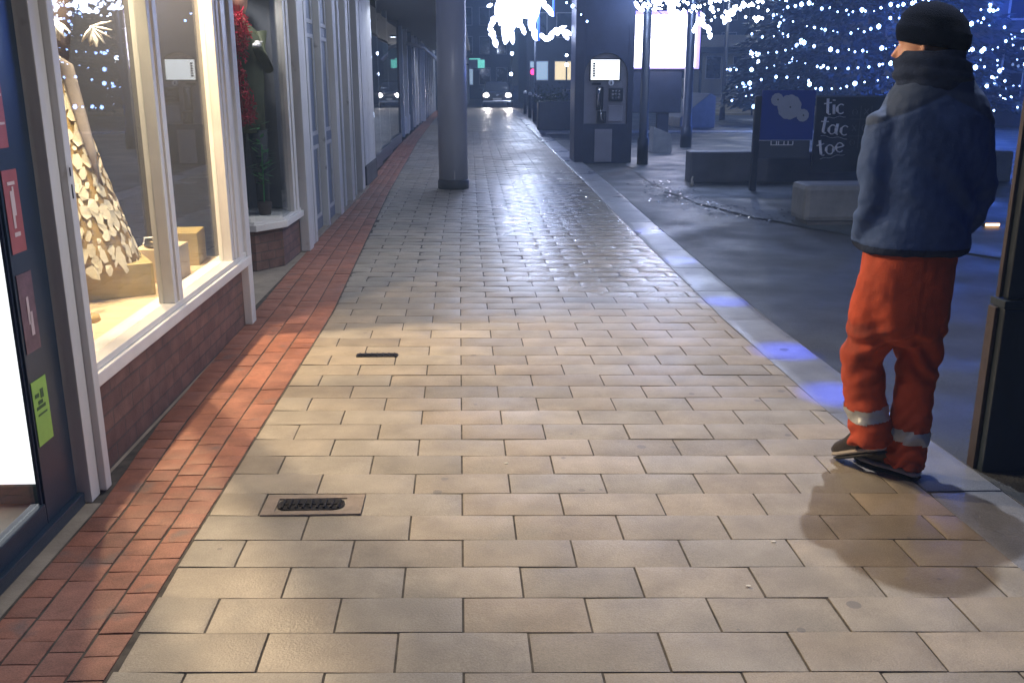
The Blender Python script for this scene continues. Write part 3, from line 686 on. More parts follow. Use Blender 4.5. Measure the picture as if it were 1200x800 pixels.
# canopy over the far row
t = thing('canopy', 'flat dark canopy over the far footway carried by the round column', 'canopy', (0, 0, 0))
mb = MB(); mb.box(-2.4, -.30, 15.2, 48, 2.98, 3.16, .01); mb.build('soffit', M['soffit'], t)
mb = MB(); mb.box(-.36, -.30, 14.4, 48, 2.92, 2.978, .01); mb.build('edge_beam', M['soffit'], t)
mb = MB(); mb.tube([(-1.98, 28, 2.55), (-1.5, 28.1, 2.45), (-1.1, 28.2, 2.1)], .05, 8); mb.build('bracket', M['greyw'], t, True)
# column
t = thing('round_column', 'thick round grey blue column standing in the middle of the footway', 'column', (-.355, 14.15, 0))
MB().rings([(0, 0, .13, .215, .215), (0, 0, 1.5, .213, .213), (0, 0, 2.97, .21, .21)], 48).build('shaft', M['col'], t, True)
MB().rings([(0, 0, -.01, .232, .232), (0, 0, .11, .232, .232), (0, 0, .128, .222, .222)], 48).build('base_skirt', M['colb'], t, True)
mb = MB(); mb.box(.02, .032, -.222, -.212, .14, .26); mb.build('worn_mark', M['white'], t)

# canopy overhead at the camera (with the lamps that light the paving)
t = thing('near_canopy', 'canopy roof directly overhead with a lamp in its outer edge', 'canopy', (0, 0, 0))
mb = MB(); mb.box(-1.74, 2.35, -3, 9.6, 3.52, 3.7, .01); mb.build('roof', M['soffit'], t)
# right hand support: wide base with a narrower upper post
t = thing('square_post', 'dark square canopy post with a wider base at the right edge', 'post', (2.10, 3.66, -.03))
MB().box(-.005, .34, -.10, .0, 0, .70, .008).build('base_casing', M['darkpost'], t)
MB().box(-.022, -.0065, -.06, -.005, 0, .70, .003).build('warm_side_strip', M['brown'], t)  # brown colour puts the warm light on the side of the post
MB().box(-.012, .32, -.105, .005, .702, .735, .004).build('collar', M['darkpost'], t)
MB().box(.008, .30, -.085, -.015, .737, 3.54, .008).build('upper_shaft', M['darkpost'], t)
MB().box(-.006, .0065, -.045, -.02, .737, 3.54, .002).build('warm_side_strip', M['brown'], t)

# ------------------------------------------------------------------ lamps
def lamp(kind, name, loc, power, col, radius=.05, parent=None, rot=None, spot=None, blend=.3):
    d = bpy.data.lights.new(name, kind); d.energy = power; d.color = col
    if kind != 'SUN': d.shadow_soft_size = radius
    if kind == 'SPOT': d.spot_size = spot; d.spot_blend = blend
    o = bpy.data.objects.new(name, d); C.objects.link(o); o.location = loc
    if rot: o.rotation_euler = rot
    if parent: o.parent = parent
    return o
def aim(loc, to): return (Vector(to)-Vector(loc)).to_track_quat('-Z', 'Y').to_euler()
WARM = (1, .72, .43)
p_ = (-2.10, 4.66, 2.74); lamp('SPOT', 'display_lamp_light', p_, 400, WARM, .09, rot=aim(p_, (-1.2, 4.66, .2)), spot=R(150), blend=.5)
p_ = (-2.10, 5.60, 2.74); lamp('SPOT', 'display_lamp_light', p_, 700, WARM, .06, rot=aim(p_, (-1.1, 5.2, .2)), spot=R(140), blend=.6)

lamp('SPOT', 'display_lamp_light', DRESS_FILL, 260, (1, .80, .52), .04, rot=aim(DRESS_FILL, (-2.12, 5.0, 1.05)), spot=R(62), blend=.6)  # added fill aimed at the paper skirt
def soffit_lamp(x, y, z, power, col, lab, spot=R(140), m='e_lamp', rad=.05, to=None):
    f = thing('soffit_lamp', lab, 'lamp', (x, y, z), 0)
    MB().tube([(0, 0, .0), (0, 0, .05)], [.11, .11], 20).build('housing', M['iron'], f, True)
    MB().tube([(0, 0, -.012), (0, 0, -.002)], [.08, .095], 20).build('diffuser', M[m], f, True)
    p = (x, y, z-.03); lamp('SPOT', 'soffit_lamp_light', p, power, col, rad, rot=aim(p, to or (x, y, 0)), spot=spot, blend=.35)
soffit_lamp(1.88, 4.28, 3.46, 300, (.90, .92, 1), 'round lamp under the canopy edge above the walking person', m='e_lampc', rad=.02)
soffit_lamp(.9, 8.2, 3.46, 230, (.86, .91, 1), 'round cool lamp under the far end of the near canopy', m='e_lampc', spot=R(150), to=(-.2, 10.5, 0))
soffit_lamp(-.2, 2.9, 3.46, 82, (1, .90, .80), 'round warm lamp under the middle of the near canopy', spot=R(110), rad=.08)
soffit_lamp(-1.1, 15.9, 2.93, 45, (.85, .9, 1), 'added fill lamp under the far canopy just past the round column', m='e_lampc', spot=R(150))  # out-of-view lamp, added to brighten the shop fronts by the column
soffit_lamp(-1.2, 33, 2.93, 60, (.85, .9, 1), 'added fill lamp deep under the far end of the far canopy', m='e_lampc', spot=R(150))  # added for neutral light on the farthest shop fronts

for (kx_, ky_, pw_, a_) in ((1.84, 4.5, 24, 8.5), (1.83, 5.3, 26, 8.5), (1.80, 6.6, 20, 7.5), (1.81, 8.2, 20, 7), (1.84, 9.9, 28, 7)):  # unseen blue spots, added to colour patches of the kerb
    f = thing('added_blue_spot', 'small blue spot added on the canopy edge to tint the kerb', 'spotlight', (2.26, ky_+.1, 3.40), 0, 'added blue spots along the canopy edge')
    MB().tube([(0, 0, .1), (0, 0, 0)], [.03, .05], 12).build('casing', M['iron'], f, True)
    p = (2.26, ky_+.1, 3.38); lamp('SPOT', 'added_blue_spot_light', p, pw_*60, (.03, .09, 1), .02, rot=aim(p, (kx_, ky_, 0)), spot=R(a_), blend=1)
def street_lamp(x, y, h, r, power, col, lab, arm=(0, 0), z0=-.03):
    t = thing('street_lamp', lab, 'street lamp', (x, y, z0))
    MB().tube([(0, 0, 0), (0, 0, .5), (0, 0, .52), (0, 0, h)], [r*1.25, r*1.25, r, r*.85], 16).build('pole', M['dark'], t, True)
    ax, ay = arm
    if ax or ay: MB().tube([(0, 0, h-.05), (ax*.5, ay*.5, h+.12), (ax, ay, h+.1)], .03, 8).build('arm', M['dark'], t, True)
    MB().rings([(ax, ay, h+.02, .16, .16), (ax, ay, h+.1, .2, .2), (ax, ay, h+.18, .1, .1)], 20).build('head', M['dark'], t, True)
    MB().rings([(ax, ay, h-.02, .10, .10), (ax, ay, h+.015, .13, .13)], 20).build('lamp_glass', M['e_lampc'], t, True)
    lamp('POINT', 'street_lamp_light', (x+ax, y+ay, z0+h-.12), power, col, .10)
street_lamp(3.19, 18.3, 3.75, .085, 480, (.50, .64, 1), 'dark slim post close against the right side of the kiosk')
street_lamp(5.05, 23, 5.2, .11, 380, (.42, .56, 1), 'blue grey pole in front of the right end of the big screen', (0, -.4))
street_lamp(10.0, 39, 6.0, .09, 500, (.8, .85, .9), 'thin dark pole before the cream building', (.5, 0))
street_lamp(6.2, 7.4, 5.6, .09, 760, (.42, .58, 1), 'added tall lamp just outside the right edge, lighting the plaza fronts')  # added out of view to light wall, signs and kiosk from the front
street_lamp(2.9, 48, 5.2, .07, 1200, (.65, .75, 1), 'distant street lamp at the kerb near the parked planters', (-.5, 0))

f = thing('spotlight', 'small spotlight added under the ceiling to brighten the bay window', 'spotlight', (-1.95, 8.15, 2.68))  # fitting and its light are added so the bay display shows
MB().tube([(0, 0, .07), (0, 0, .0)], [.03, .045], 12, cap=False).build('shade', M['iron'], f)
p_ = (-1.95, 8.15, 2.66); lamp('SPOT', 'bay_fill_light', p_, 55, (1, .95, .9), .04, rot=aim(p_, (-2.15, 8.4, 1.0)), spot=R(95), blend=.5)
# ------------------------------------------------------------------ kiosk
t = thing('phone_kiosk', 'tall dark blue kiosk with a lit screen in an arched panel beside the kerb', 'kiosk', (1.90, 18.65, -.03))
W = 1.13
prof = [(0, 0), (0, 4.2), (W, 4.2), (W, 0)]
MB().box(0, W, .12, .95, 0, 4.3, .03).build('body', M['kiosk'], t)
# raised surround with an arched opening (strips round the opening)
mb = MB()
ax0, ax1, az0, az1 = .18, 1.02, .76, 1.66; cxm = (ax0+ax1)/2; rad = (ax1-ax0)/2
mb.box(0, ax0, .03, .118, 0, 4.3, .006); mb.box(ax1, W, .03, .118, 0, 4.3, .006); mb.box(ax0, ax1, .03, .118, 0, az0, .0)
n = 16
pts = [(cxm + rad*math.cos(math.pi*k/n), az1 + .42*math.sin(math.pi*k/n)) for k in range(n+1)]
for (xa, za), (xb, zb) in zip(pts, pts[1:]):
    mb.extr([(xb, zb), (xa, za), (xa, 4.3), (xb, 4.3)], 'y', .03, .118)
mb.build('arched_surround', M['kiosk'], t)
MB().box(ax0, ax1, .112, .119, az0, 2.12).build('back_panel', M['kioskin'], t)
s_ = MB().box(.28, .88, .055, .111, 1.56, 1.98, .01).build('screen_bezel', M['signdark'], t)
MB().box(.305, .855, .047, .0545, 1.585, 1.955).build('screen', M['e_kiosk'], s_)
mb = MB()
for k in range(6): mb.box(.34, .385, .043, .0465, 1.64+k*.045, 1.675+k*.045)
mb.build('screen_text', M['signdark'], s_)
mb = MB(); mb.tube([(.70, .05, 1.53), (.70, .044, 1.53)], .055, 20); mb.build('logo_disc', M['chalk'], t)
mb = MB(); mb.box(.69, .71, .038, .043, 1.50, 1.545); mb.box(.69, .71, .038, .043, 1.552, 1.566); mb.build('logo_mark', M['signdark'], t)
mb = MB(); mb.box(.33, .50, .0465, .111, 1.49, 1.53, .003); mb.build('card_slot', M['signdark'], t)
mb = MB(); mb.box(.66, .94, .04, .111, 1.18, 1.44, .02); mb.build('keypad', M['signdark'], t)
mb = MB()
for a in range(3):
    for b in range(3): mb.box(.72+a*.06, .755+a*.06, .033, .0395, 1.23+b*.06, 1.265+b*.06, .004)
mb.build('keys', M['chrome'], t)
mb = MB(); mb.tube([(.47, .03, 1.42), (.455, .0, 1.33), (.45, .0, 1.2), (.47, .03, 1.08)], [.045, .028, .028, .045], 12); mb.build('handset', M['chrome'], t, True)
mb = MB(); mb.box(.42, .56, .035, .111, 1.02, 1.46, .02); mb.build('handset_cradle', M['signdark'], t)
mb = MB(); mb.tube([(.50, .03, 1.05), (.52, -.01, .85), (.58, .0, .80), (.6, .05, .95)], .012, 8); mb.build('cord', M['chrome'], t, True)
MB().box(.44, .62, .05, .111, .77, 1.0, .01).build('coin_box', M['signdark'], t)
MB().box(.66, .94, .08, .111, .80, 1.10, .01).build('notice_panel', M['chalk' if 0 else 'kioskin'], t)
MB().box(.40, .74, .012, .0295, .03, .66, .006).build('lower_panel', M['kioskin'], t)

# ------------------------------------------------------------------ big screen
t = thing('outdoor_screen', 'large glowing white outdoor screen on a dark housing behind the kiosk', 'screen', (3.85, 25, -.03))
MB().box(-1.0, 1.95, .1, .5, 1.82, 3.35, .02).build('housing', M['signdark'], t)
MB().box(-.95, 1.90, .06, .099, 1.86, 3.27).build('border', M['e_screenb'], t)
MB().box(-.85, 1.80, .045, .058, 1.90, 3.17).build('display', M['e_screen'], t)
MB().box(-.6, 1.5, .15, .45, .75, 1.815, .02).build('panel', M['dark'], t)
MB().box(-.3, .0, .2, .4, 0, .745, .01).build('foot', M['dark'], t)
MB().box(.9, 1.2, .2, .4, 0, .745, .01).build('foot', M['dark'], t)
lamp('POINT', 'screen_spill_light', (5.0, 24.2, 2.4), 100, (.75, .72, 1), .5)

# ------------------------------------------------------------------ glowing leaf decorations hanging across the street
def at(px, py, Y):
    F = 1100.; H = 1.55; P = math.atan(306/F); yw = R(2.1); u = (px-600)/F; v = (400-py)/F
    f = (math.sin(yw)*math.cos(P), math.cos(yw)*math.cos(P), -math.sin(P)); r = (math.cos(yw), -math.sin(yw), 0); up = (math.sin(yw)*math.sin(P), math.cos(yw)*math.sin(P), math.cos(P))
    d = [f[i]+u*r[i]+v*up[i] for i in range(3)]; k = Y/d[1]
    return Vector((d[0]*k, Y, H+d[2]*k))
def motif(leaves, Y, lab, rods=()):
    root = at(leaves[0][0], leaves[0][1], Y)
    t = thing('leaf_light', lab, 'street decoration', root)
    rr = random.Random(len(leaves))
    for (x0, y0, x1, y1, w) in leaves:
        yy = Y + rr.uniform(-.5, .5)
        a, b = at(x0, y0, yy)-root, at(x1, y1, yy)-root
        r = w*.5/1100*Y
        mid = (a+b)/2 + Vector((rr.uniform(-.02, .02), rr.uniform(-.05, .05), 0))
        mb = MB(); mb.tube([a, a.lerp(mid, .4), mid, mid.lerp(b, .6), b], [r*.45, r*.95, r*1.05, r*.85, r*.25], 10, flat=.7); mb.build('glowing_leaf', M['e_leaf'], t, True)
    for (x0, y0, x1, y1, w) in rods:
        mb = MB(); mb.tube([at(x0, y0, Y+.1)-root, at(x1, y1, Y+.1)-root], w*.5/1100*Y, 8); mb.build('rod', M['e_rod'], t, True)
    a = Vector((root.x, Y, root.z)); 
    mb = MB(); mb.tube([(0, 0, 0), (0, 0, 5.2-root.z)], .012, 6); mb.build('hanger', M['iron'], t)
    return t
motif([(576, 5, 571, 8, 5), (580, 20, 573, 34, 8), (574, 32, 580, 46, 8), (577, 42, 582, 56, 6), (590, -5, 583, 22, 11), (596, -8, 586, 30, 12), (600, -2, 590, 44, 11), (594, 30, 592, 52, 8),
       (604, -4, 598, 40, 12), (598, 32, 601, 52, 6), (612, -6, 604, 30, 13), (610, 5, 607, 32, 10), (608, 26, 615, 41, 7), (620, -5, 616, 22, 12), (624, 5, 622, 36, 9), (623, 30, 629, 48, 8), (629, -5, 627, 24, 7)],
      20, 'cluster of drooping glaring white leaf lights hanging left of the blue rod', [(631, -10, 631, 48, 3)])
motif([(633, -4, 641, 12, 9), (639, 6, 648, 19, 8), (633, 40, 640, 46, 7), (638, 46, 646, 45, 8), (646, 46, 648, 36, 6), (651, 33, 654, 42, 7), (654, 36, 668, 38, 7), (658, 38, 675, 41, 6), (660, 40, 666, 47, 6), (655, 34, 664, 31, 4)],
      20.6, 'smaller group of white leaf lights hanging right of the blue rod', [(648.5, -10, 648.5, 20, 2)])
motif([(744, 2, 753, 14, 6), (747, 9, 755, 13, 5), (764, 2, 775, 6, 6), (776, -3, 792, 4, 9), (782, 0, 788, 17, 9), (792, -4, 796, 8, 6), (768, 9, 776, 11, 3)],
      16.5, 'white leaf lights hanging above the left part of the big screen')
motif([(819, 21, 813, 33, 5), (814, 32, 813, 39, 4), (822, 22, 827, 34, 8), (827, 30, 833, 36, 7), (829, 36, 832, 46, 5), (861, 16, 850, 20, 7), (850, 20, 848, 29, 6), (852, 22, 857, 24, 5)],
      16.2, 'white leaf lights hanging between the big screen and the christmas tree')
rr = random.Random(8)
for j, (pa, pb, lab) in enumerate(((560, 650, 'dense white leaf lights high above the blue rod, over the street'), (655, 740, 'dense white leaf lights high above the kiosk'))):
    motif([(x, y, x+rr.uniform(-14, 14), y+rr.uniform(14, 34), rr.uniform(8, 13)) for x, y in ((rr.uniform(pa, pb), rr.uniform(-120, -38)) for _ in range(34))], 20.3+j*.5, lab)
# sparse fairy lights strung across
def bulbs(t, pts, r, m='e_bulb', name='bulb'):
    proto = None
    for p in pts:
        if proto is None:
            proto = MB().ball((0, 0, 0), r, 1, (1, 1, 1.15)).build(name, M[m], t, True); proto.location = p
        else:
            c = proto.copy(); C.objects.link(c); c.parent = t; c.location = p
            s_ = random.choice([.55, .8, 1, 1.2, 1.7])*random.uniform(.85, 1.1); c.scale = (s_, s_, s_)
def string_(pts, r, lab, group=None, m='e_bulb', wire=True, jit=.0, step=1):
    t = thing('fairy_light_string', lab, 'fairy lights', pts[0], 0, group)
    P = [p - pts[0] for p in pts]
    MB().tube(P, .006, 4).build('wire', M['rubber'], t)
    bulbs(t, [p + Vector((random.uniform(-jit, jit), random.uniform(-jit, jit), random.uniform(-jit, jit)-.02)) for p in P], r, m)
    return t
rr = random.Random(11)
for row in range(3):
    pts = []
    for k in range(26):
        px = 752 + k*5.8 + rr.uniform(-2.4, 2.4); py = 3 + row*6.5 + 5*math.sin(k*.7+row*2) + rr.uniform(-2.5, 2.5) - (3 if px < 800 else 0)
        pts.append(at(px, py, 17.5+row*.3))
    string_(pts, .026, 'sparkling fairy light string across the top between screen and tree, ' + ('highest of three' if row == 0 else 'middle of three' if row == 1 else 'lowest of three'), 'fairy lights across the street', 'e_bulbw', jit=.03)
pts = [at(x, y, 17.6) for x, y in ((655, -4), (664, 2), (671, 6), (681, 16), (688, 24))]
string_(pts, .018, 'short run of faint fairy lights in front of the kiosk top', None, 'e_bulb')

# ------------------------------------------------------------------ christmas tree
TX, TY = 14.6, 35.5
t = thing('christmas_tree', 'huge dark christmas tree behind the signboards', 'tree', (TX, TY, -.03))
MB().tube([(0, 0, 0), (0, 0, 4), (0, 0, 12)], [.4, .3, .05], 12).build('trunk', M['bark'], t, True)
rr = random.Random(21)
def tr(z): return max(.1, 5.0*(1-(z-.9)/12.5)**.92)
bm = bmesh.new()
for k in range(22000):
    z = .9 + 11.6*rr.random()**1.35
    a = rr.random()*6.2832
    lump = 1 + .10*math.sin(a*7+z*2) + .08*math.sin(a*13-z*4)
    if math.sin((a)) > .3 and rr.random() < .5: continue
    r = tr(z)*lump*(1-.35*rr.random()**2.2)
    z2 = z - .22*(r/5) + rr.uniform(-.1, .1)
    c_ = Vector((r*math.cos(a), r*math.sin(a), z2))
    out = Vector((math.cos(a), math.sin(a), -.35+rr.uniform(-.3, .3))).normalized()
    side = out.cross(Vector((0, 0, 1))).normalized()
    for q in range(3):
        d_ = (out + side*rr.uniform(-.9, .9) + Vector((0, 0, rr.uniform(-.4, .4)))).normalized()*rr.uniform(.16, .32)
        w_ = d_.cross(Vector((rr.uniform(-1, 1), rr.uniform(-1, 1), 1))).normalized()*.04
        vs = [bm.verts.new(c_ + v) for v in (-w_, d_*.6-w_*1.1, d_, d_*.6+w_*1.1, w_)]
        bm.faces.new(vs)
me = bpy.data.meshes.new('crown'); bm.to_mesh(me); bm.free(); me.materials.append(M['needles'])
o = bpy.data.objects.new('crown', me); C.objects.link(o); o.parent = t
desc = ['lowest', 'second lowest', 'third lowest', 'fourth lowest', 'fifth lowest', 'sixth lowest', 'seventh lowest', 'eighth lowest', 'ninth lowest', 'tenth lowest', 'eleventh lowest', 'twelfth lowest']
for k in range(12):
    z0 = 1.15 + k*.60 + (k > 6)*.35*(k-6); pts = []
    n = 60 if k < 8 else 34; a0, a1 = R(178), R(372)
    amp = .36 + .10*rr.random(); ph = rr.random()*6; fr = rr.choice([6, 7, 8])
    for q in range(n+1):
        a = a0 + (a1-a0)*q/n + rr.uniform(-.018, .018)
        z = z0 - amp*abs(math.sin(fr*a*.5+ph)) + rr.uniform(-.05, .05) + .12
        r = tr(z)*(1 + .10*math.sin(a*7+z*2) + .08*math.sin(a*13-z*4)) + .12
        pts.append(Vector((TX + r*math.cos(a), TY + r*math.sin(a), z-.15)))
    string_(pts, .041, desc[k] + ' swag of blue white lights wound round the christmas tree', 'light strings on the christmas tree', 'e_bulb', jit=.035)
for (x, y, z, p_) in ((12.8, 29.3, 3.2, 480), (15.5, 28.5, 3.5, 640), (17.0, 27.5, 3.0, 120)):
    lamp('POINT', 'tree_glow_light', (x, y, z), p_, (.06, .18, 1), .3)

# ------------------------------------------------------------------ signboards, low wall, block
t = thing('play_sign', 'play signboard with a blue flower panel and a dark tic tac toe panel', 'sign', (4.05, 13.8, -.03))
MB().box(-.045, .045, -.04, .04, 0, 1.36, .012).build('leg', M['dark'], t)
MB().box(1.88, 1.96, -.04, .04, 0, 1.36, .012).build('leg', M['dark'], t)
MB().box(.05, .83, -.02, .02, .74, 1.44, .008).build('blue_panel', M['signblue'], t)
mb = MB()
mb.box(.05, .80, -.015, .015, .48, .735, .006); mb.build('lower_panel', M['signgrey'], t)
def disc(mb, cx, cz, r, y=-.024, wob=.07, n=40, lob=11):
    pts = [(cx + r*(1+wob*abs(math.sin(lob*k*math.pi/n)))*math.cos(2*math.pi*k/n), cz + r*(1+wob*abs(math.sin(lob*k*math.pi/n)))*math.sin(2*math.pi*k/n)) for k in range(n)]
    mb.extr(pts, 'y', y-.003, y)
for (cx, cz, r, y_) in ((.27, 1.31, .085, -.0215), (.455, 1.205, .165, -.026), (.655, 1.09, .085, -.0305)):
    mb = MB(); disc(mb, cx, cz, r, y_); f_ = mb.build('flower_shape', M['flower'], t)
    mb = MB(); disc(mb, cx+.01, cz, .012, y_-.0035, 0, 12); mb.build('flower_eye', M['signdark'], f_)
mb = MB(); mb.box(.22, .55, -.020, -.0155, .665, .675); 
for xx in (.22, .30, .33, .41, .47, .54): mb.box(xx, xx+.014, -.020, -.0155, .676, .725)
mb.build('pictogram', M['chalk'], t)
b_ = MB().box(.85, 1.875, -.02, .02, .28, 1.345, .006).build('dark_panel', M['signdark'], t)
MB().box(.84, 1.885, -.026, .026, 1.347, 1.365, .003).build('top_rail', M['signgrey'], t)
# hand written words: strokes as thin tubes on the panel
def stroke(mb, pts, r=.021):
    mb.tube([(x, -.026, z) for x, z in pts], r, 8, flat=.4)
def arc(cx, cz, rx, rz, a0, a1, n=12): return [(cx+rx*math.cos(R(a0+(a1-a0)*k/n)), cz+rz*math.sin(R(a0+(a1-a0)*k/n))) for k in range(n+1)]
def word(ch, x, z, tilt, s, lab):
    mb = MB()
    def T(pts): 
        c, d_ = math.cos(tilt), math.sin(tilt)
        return [(x+s*(px*c-pz*d_), z+s*(px*d_+pz*c)) for px, pz in pts]
    cx = 0
    for c in ch:
        if c == 't': stroke(mb, T([(cx+.25, 1.25), (cx+.22, .3)]+arc(cx+.37, .25, .15, .22, 180, 300, 6))); stroke(mb, T([(cx-.05, .88), (cx+.52, .92)])); cx += .62
        elif c == 'i': stroke(mb, T([(cx+.1, .75), (cx+.1, .03)])); stroke(mb, T([(cx+.1, 1.05), (cx+.11, 1.12)])); cx += .32
        elif c == 'c': stroke(mb, T(arc(cx+.33, .38, .3, .36, 50, 310))); cx += .78
        elif c == 'a': stroke(mb, T(arc(cx+.32, .36, .29, .35, 20, 380))); stroke(mb, T([(cx+.66, .84), (cx+.65, .10), (cx+.80, .0)])); cx += .98
        elif c == 'o': stroke(mb, T(arc(cx+.33, .38, .3, .36, 0, 360))); cx += .78
        elif c == 'e': stroke(mb, T([(cx+.06, .40), (cx+.62, .42)]+arc(cx+.34, .38, .3, .36, 8, 310))); cx += .78
    o = mb.build('lettering', M['chalk'], b_, True); o['label'] = 'pale word ' + ch
    mb = MB(); stroke(mb, T([(.1+q*cx/10, -.22+.06*math.sin(q*1.3)) for q in range(10)]), .006); mb.build('underline', M['chalk'], b_)
word('tic', .98, 1.09, .08, .185, ''); word('tac', .93, .84, -.10, .185, ''); word('toe', .94, .50, .20, .185, '')
mb = MB()
mb.box(1.36, 1.80, -.026, -.0205, 1.03, 1.037); mb.box(1.36, 1.80, -.026, -.0205, .79, .797); mb.box(1.50, 1.507, -.0275, -.0265, .62, 1.22); mb.box(1.66, 1.667, -.0275, -.0265, .62, 1.22)
mb.build('game_grid', M['signgrey'], b_)
mb = MB()
for (gx, gz) in ((1.42, 1.13), (1.58, .91), (1.42, .70)): mb.tube([(gx+px, -.024, gz+pz) for px, pz in arc(0, 0, .035, .045, 0, 360)], .007, 6, flat=.4)
for (gx, gz) in ((1.59, 1.14), (1.43, .91), (1.74, .7)): mb.tube([(gx-.03, -.024, gz-.04), (gx+.03, -.024, gz+.04)], .007, 6); mb.tube([(gx+.03, -.0235, gz-.04), (gx-.03, -.0235, gz+.04)], .007, 6)
mb.build('game_marks', M['signgrey'], b_)

mb = MB(); mb.box(0, 5.2, 0, .42, 0, .49, .035); o = mb.build('low_wall', M['lowwall']); o.location = (3.38, 14.95, -.03); tag(o, 'long low blue grey wall behind the play signboard', 'low wall')
mb = MB(); mb.box(0, .95, 0, .5, .05, .46, .06); mb.box(.06, .89, .05, .45, 0, .06); o = mb.build('concrete_block', M['seat']); o.location = (3.64, 10.35, -.03); tag(o, 'rounded pale concrete seat block in front of the signboard', 'seat block')
# small things on the plaza
mb = MB(); mb.extr([(0, 0), (.42, .0), (.42, .42), (0, .58)], 'y', 0, .5, .01); o = mb.build('planter_box', M['block']); o.location = (3.92, 21.2, -.03); tag(o, 'pale wedge topped planter box right of the kiosk post', 'planter')
mb = MB(); mb.extr([(0, 0), (1.2, 0), (1.2, 1.05), (1.0, 1.15), (0, .35)], 'y', 0, 3, .03); o = mb.build('ramp_wall', M['block']); o.location = (6.9, 32.5, -.03); tag(o, 'pale sloping ramp wall behind the pole by the big screen', 'wall')
mb = MB(); mb.box(-.09, .09, -.035, .035, .0, .05, .01); mb.build
f_ = thing('ground_light', 'small glowing amber light low on the plaza behind the walking person', 'light', (5.70, 10.2, -.02))
mb.build('housing', M['iron'], f_); MB().box(-.08, .08, -.038, -.0355, .012, .042).build('lens', M['e_amber'], f_)

# dark planters and shrubs by the kerb in the distance
t = thing('kerb_planter', 'long dark planter wall by the kerb left of the kiosk', 'planter', (1.98, 31, -.03))
MB().box(0, 2.6, 0, .6, 0, .92, .04).build('wall', M['dark'], t)
mb = MB(); rr = random.Random(4)
for k in range(700):
    c_ = Vector((rr.uniform(-.1, 1.0), rr.uniform(0, .6), .9+abs(rr.gauss(0, .22)))); e = Vector((rr.uniform(-1, 1), rr.uniform(-1, 1), rr.uniform(-.5, 1)))*.07; f_ = Vector((rr.uniform(-1, 1), rr.uniform(-1, 1), rr.uniform(-1, 1)))*.03
    mb.quad(c_, c_+e*.5+f_, c_+e, c_+e*.5-f_)
mb.build('foliage', M['leafg'], t)
for i, (x, y) in enumerate(((2.25, 34.5), (2.28, 38), (2.32, 42), (2.36, 47), (2.9, 36.5))):
    b = thing('bollard', 'dark round bollard with a pale cap in the row along the far kerb', 'bollard', (x, y, -.03), 0, 'bollards along the far kerb')
    MB().tube([(0, 0, 0), (0, 0, .95)], [.08, .07], 14).build('shaft', M['dark'], b, True)
    MB().ball((0, 0, 1.0), .09, 2).build('cap', M['chalk'], b, True)
for (x, y, h, lab) in ((3.55, 36, 1.25, 'pale cabinet box behind the dark planter'), (2.75, 40, 1.0, 'squat grey cabinet on the road side near the bollards')):
    c_ = thing('street_cabinet', lab, 'cabinet', (x, y, -.03))
    MB().box(-.35, .35, -.2, .2, 0, h, .02).build('casing', M['block'], c_); MB().box(-.3, .3, -.215, -.2015, .1, h-.1, .005).build('door', M['lowwall'], c_)

# traffic light
t = thing('traffic_light', 'traffic light showing red on a dark pole near the end of the street', 'traffic light', (3.2, 55, -.03))
MB().tube([(0, 0, 0), (0, 0, 1.6)], .06, 10).build('pole', M['dark'], t)
MB().box(-.19, .19, -.14, .14, 1.2, 2.25, .04).build('housing', M['signdark'], t)
for i, z in enumerate((2.02, 1.72, 1.42)):
    MB().tube([(0, -.145, z), (0, -.17, z)], .16 if i == 0 else .11, 16).build('lens', M['e_red'] if i == 0 else M['signdark'], t)

# ------------------------------------------------------------------ car
t = thing('car', 'dark car with both headlights on coming up the far end of the footway', 'car', (1.22, 57, -.0))
mb = MB(); sec = [(-.86, .32), (.86, .32), (.89, .6), (.86, .86), (.80, .95), (-.80, .95), (-.86, .86), (-.89, .6)]
def loft_y(secs, mb):
    rings = [[mb.bm.verts.new((x, y, z)) for x, z in s_] for y, s_ in secs]
    n = len(rings[0])
    for a, b in zip(rings, rings[1:]):
        for k in range(n): mb.bm.faces.new((a[k], a[(k+1) % n], b[(k+1) % n], b[k]))
    mb.bm.faces.new(rings[0][::-1]); mb.bm.faces.new(rings[-1])
def sc_(s, zt, w=1): return [(x*w, .32+(z-.32)*zt) for x, z in s]
loft_y([(0, sc_(sec, .72, .86)), (.12, sc_(sec, .84, .95)), (.5, sc_(sec, .95)), (1.2, sec), (3.6, sec), (4.2, sc_(sec, .95, .97)), (4.3, sc_(sec, .8, .9))], mb); mb.build('body', M['carpaint'], t, True)
mb = MB(); cab = [(-.80, .94), (.80, .94), (.70, 1.36), (.60, 1.47), (-.60, 1.47), (-.70, 1.36)]
def cb(w, h, b=.94): return [(x*w, b+(z-.94)*h) for x, z in cab]
loft_y([(1.15, cb(1, .06)), (1.75, cb(.98, .98)), (2.2, cb(1, 1.02)), (3.3, cb(1, 1)), (4.1, cb(.95, .1))], mb); mb.build('cabin', M['carpaint'], t, True)
MB().quad((-.70, 1.20, .99), (.70, 1.20, .99), (.60, 1.70, 1.38), (-.60, 1.70, 1.38)).build('windscreen', M['carglass'], t)
for s_ in (-1, 1):
    MB().ball((s_*.63, .05, .68), .17, 2, (1.25, .5, .9)).build('headlight', M['e_head'], t, True)
    MB().box(s_*.98-.09, s_*.98+.09, 1.35, 1.45, .93, 1.05, .03).build('wing_mirror', M['carpaint'], t)
    for y_ in (.8, 3.4):
        w = MB().tube([(s_*.68, y_, .32), (s_*.88, y_, .32)], .32, 20).build('wheel', M['rubber'], t, True)
        MB().tube([(s_*.881, y_, .32), (s_*.89, y_, .32)], .2, 14).build('rim', M['chrome'], w)
MB().box(-.32, .32, -.03, .01, .55, .74, .02).build('grille', M['rubber'], t)
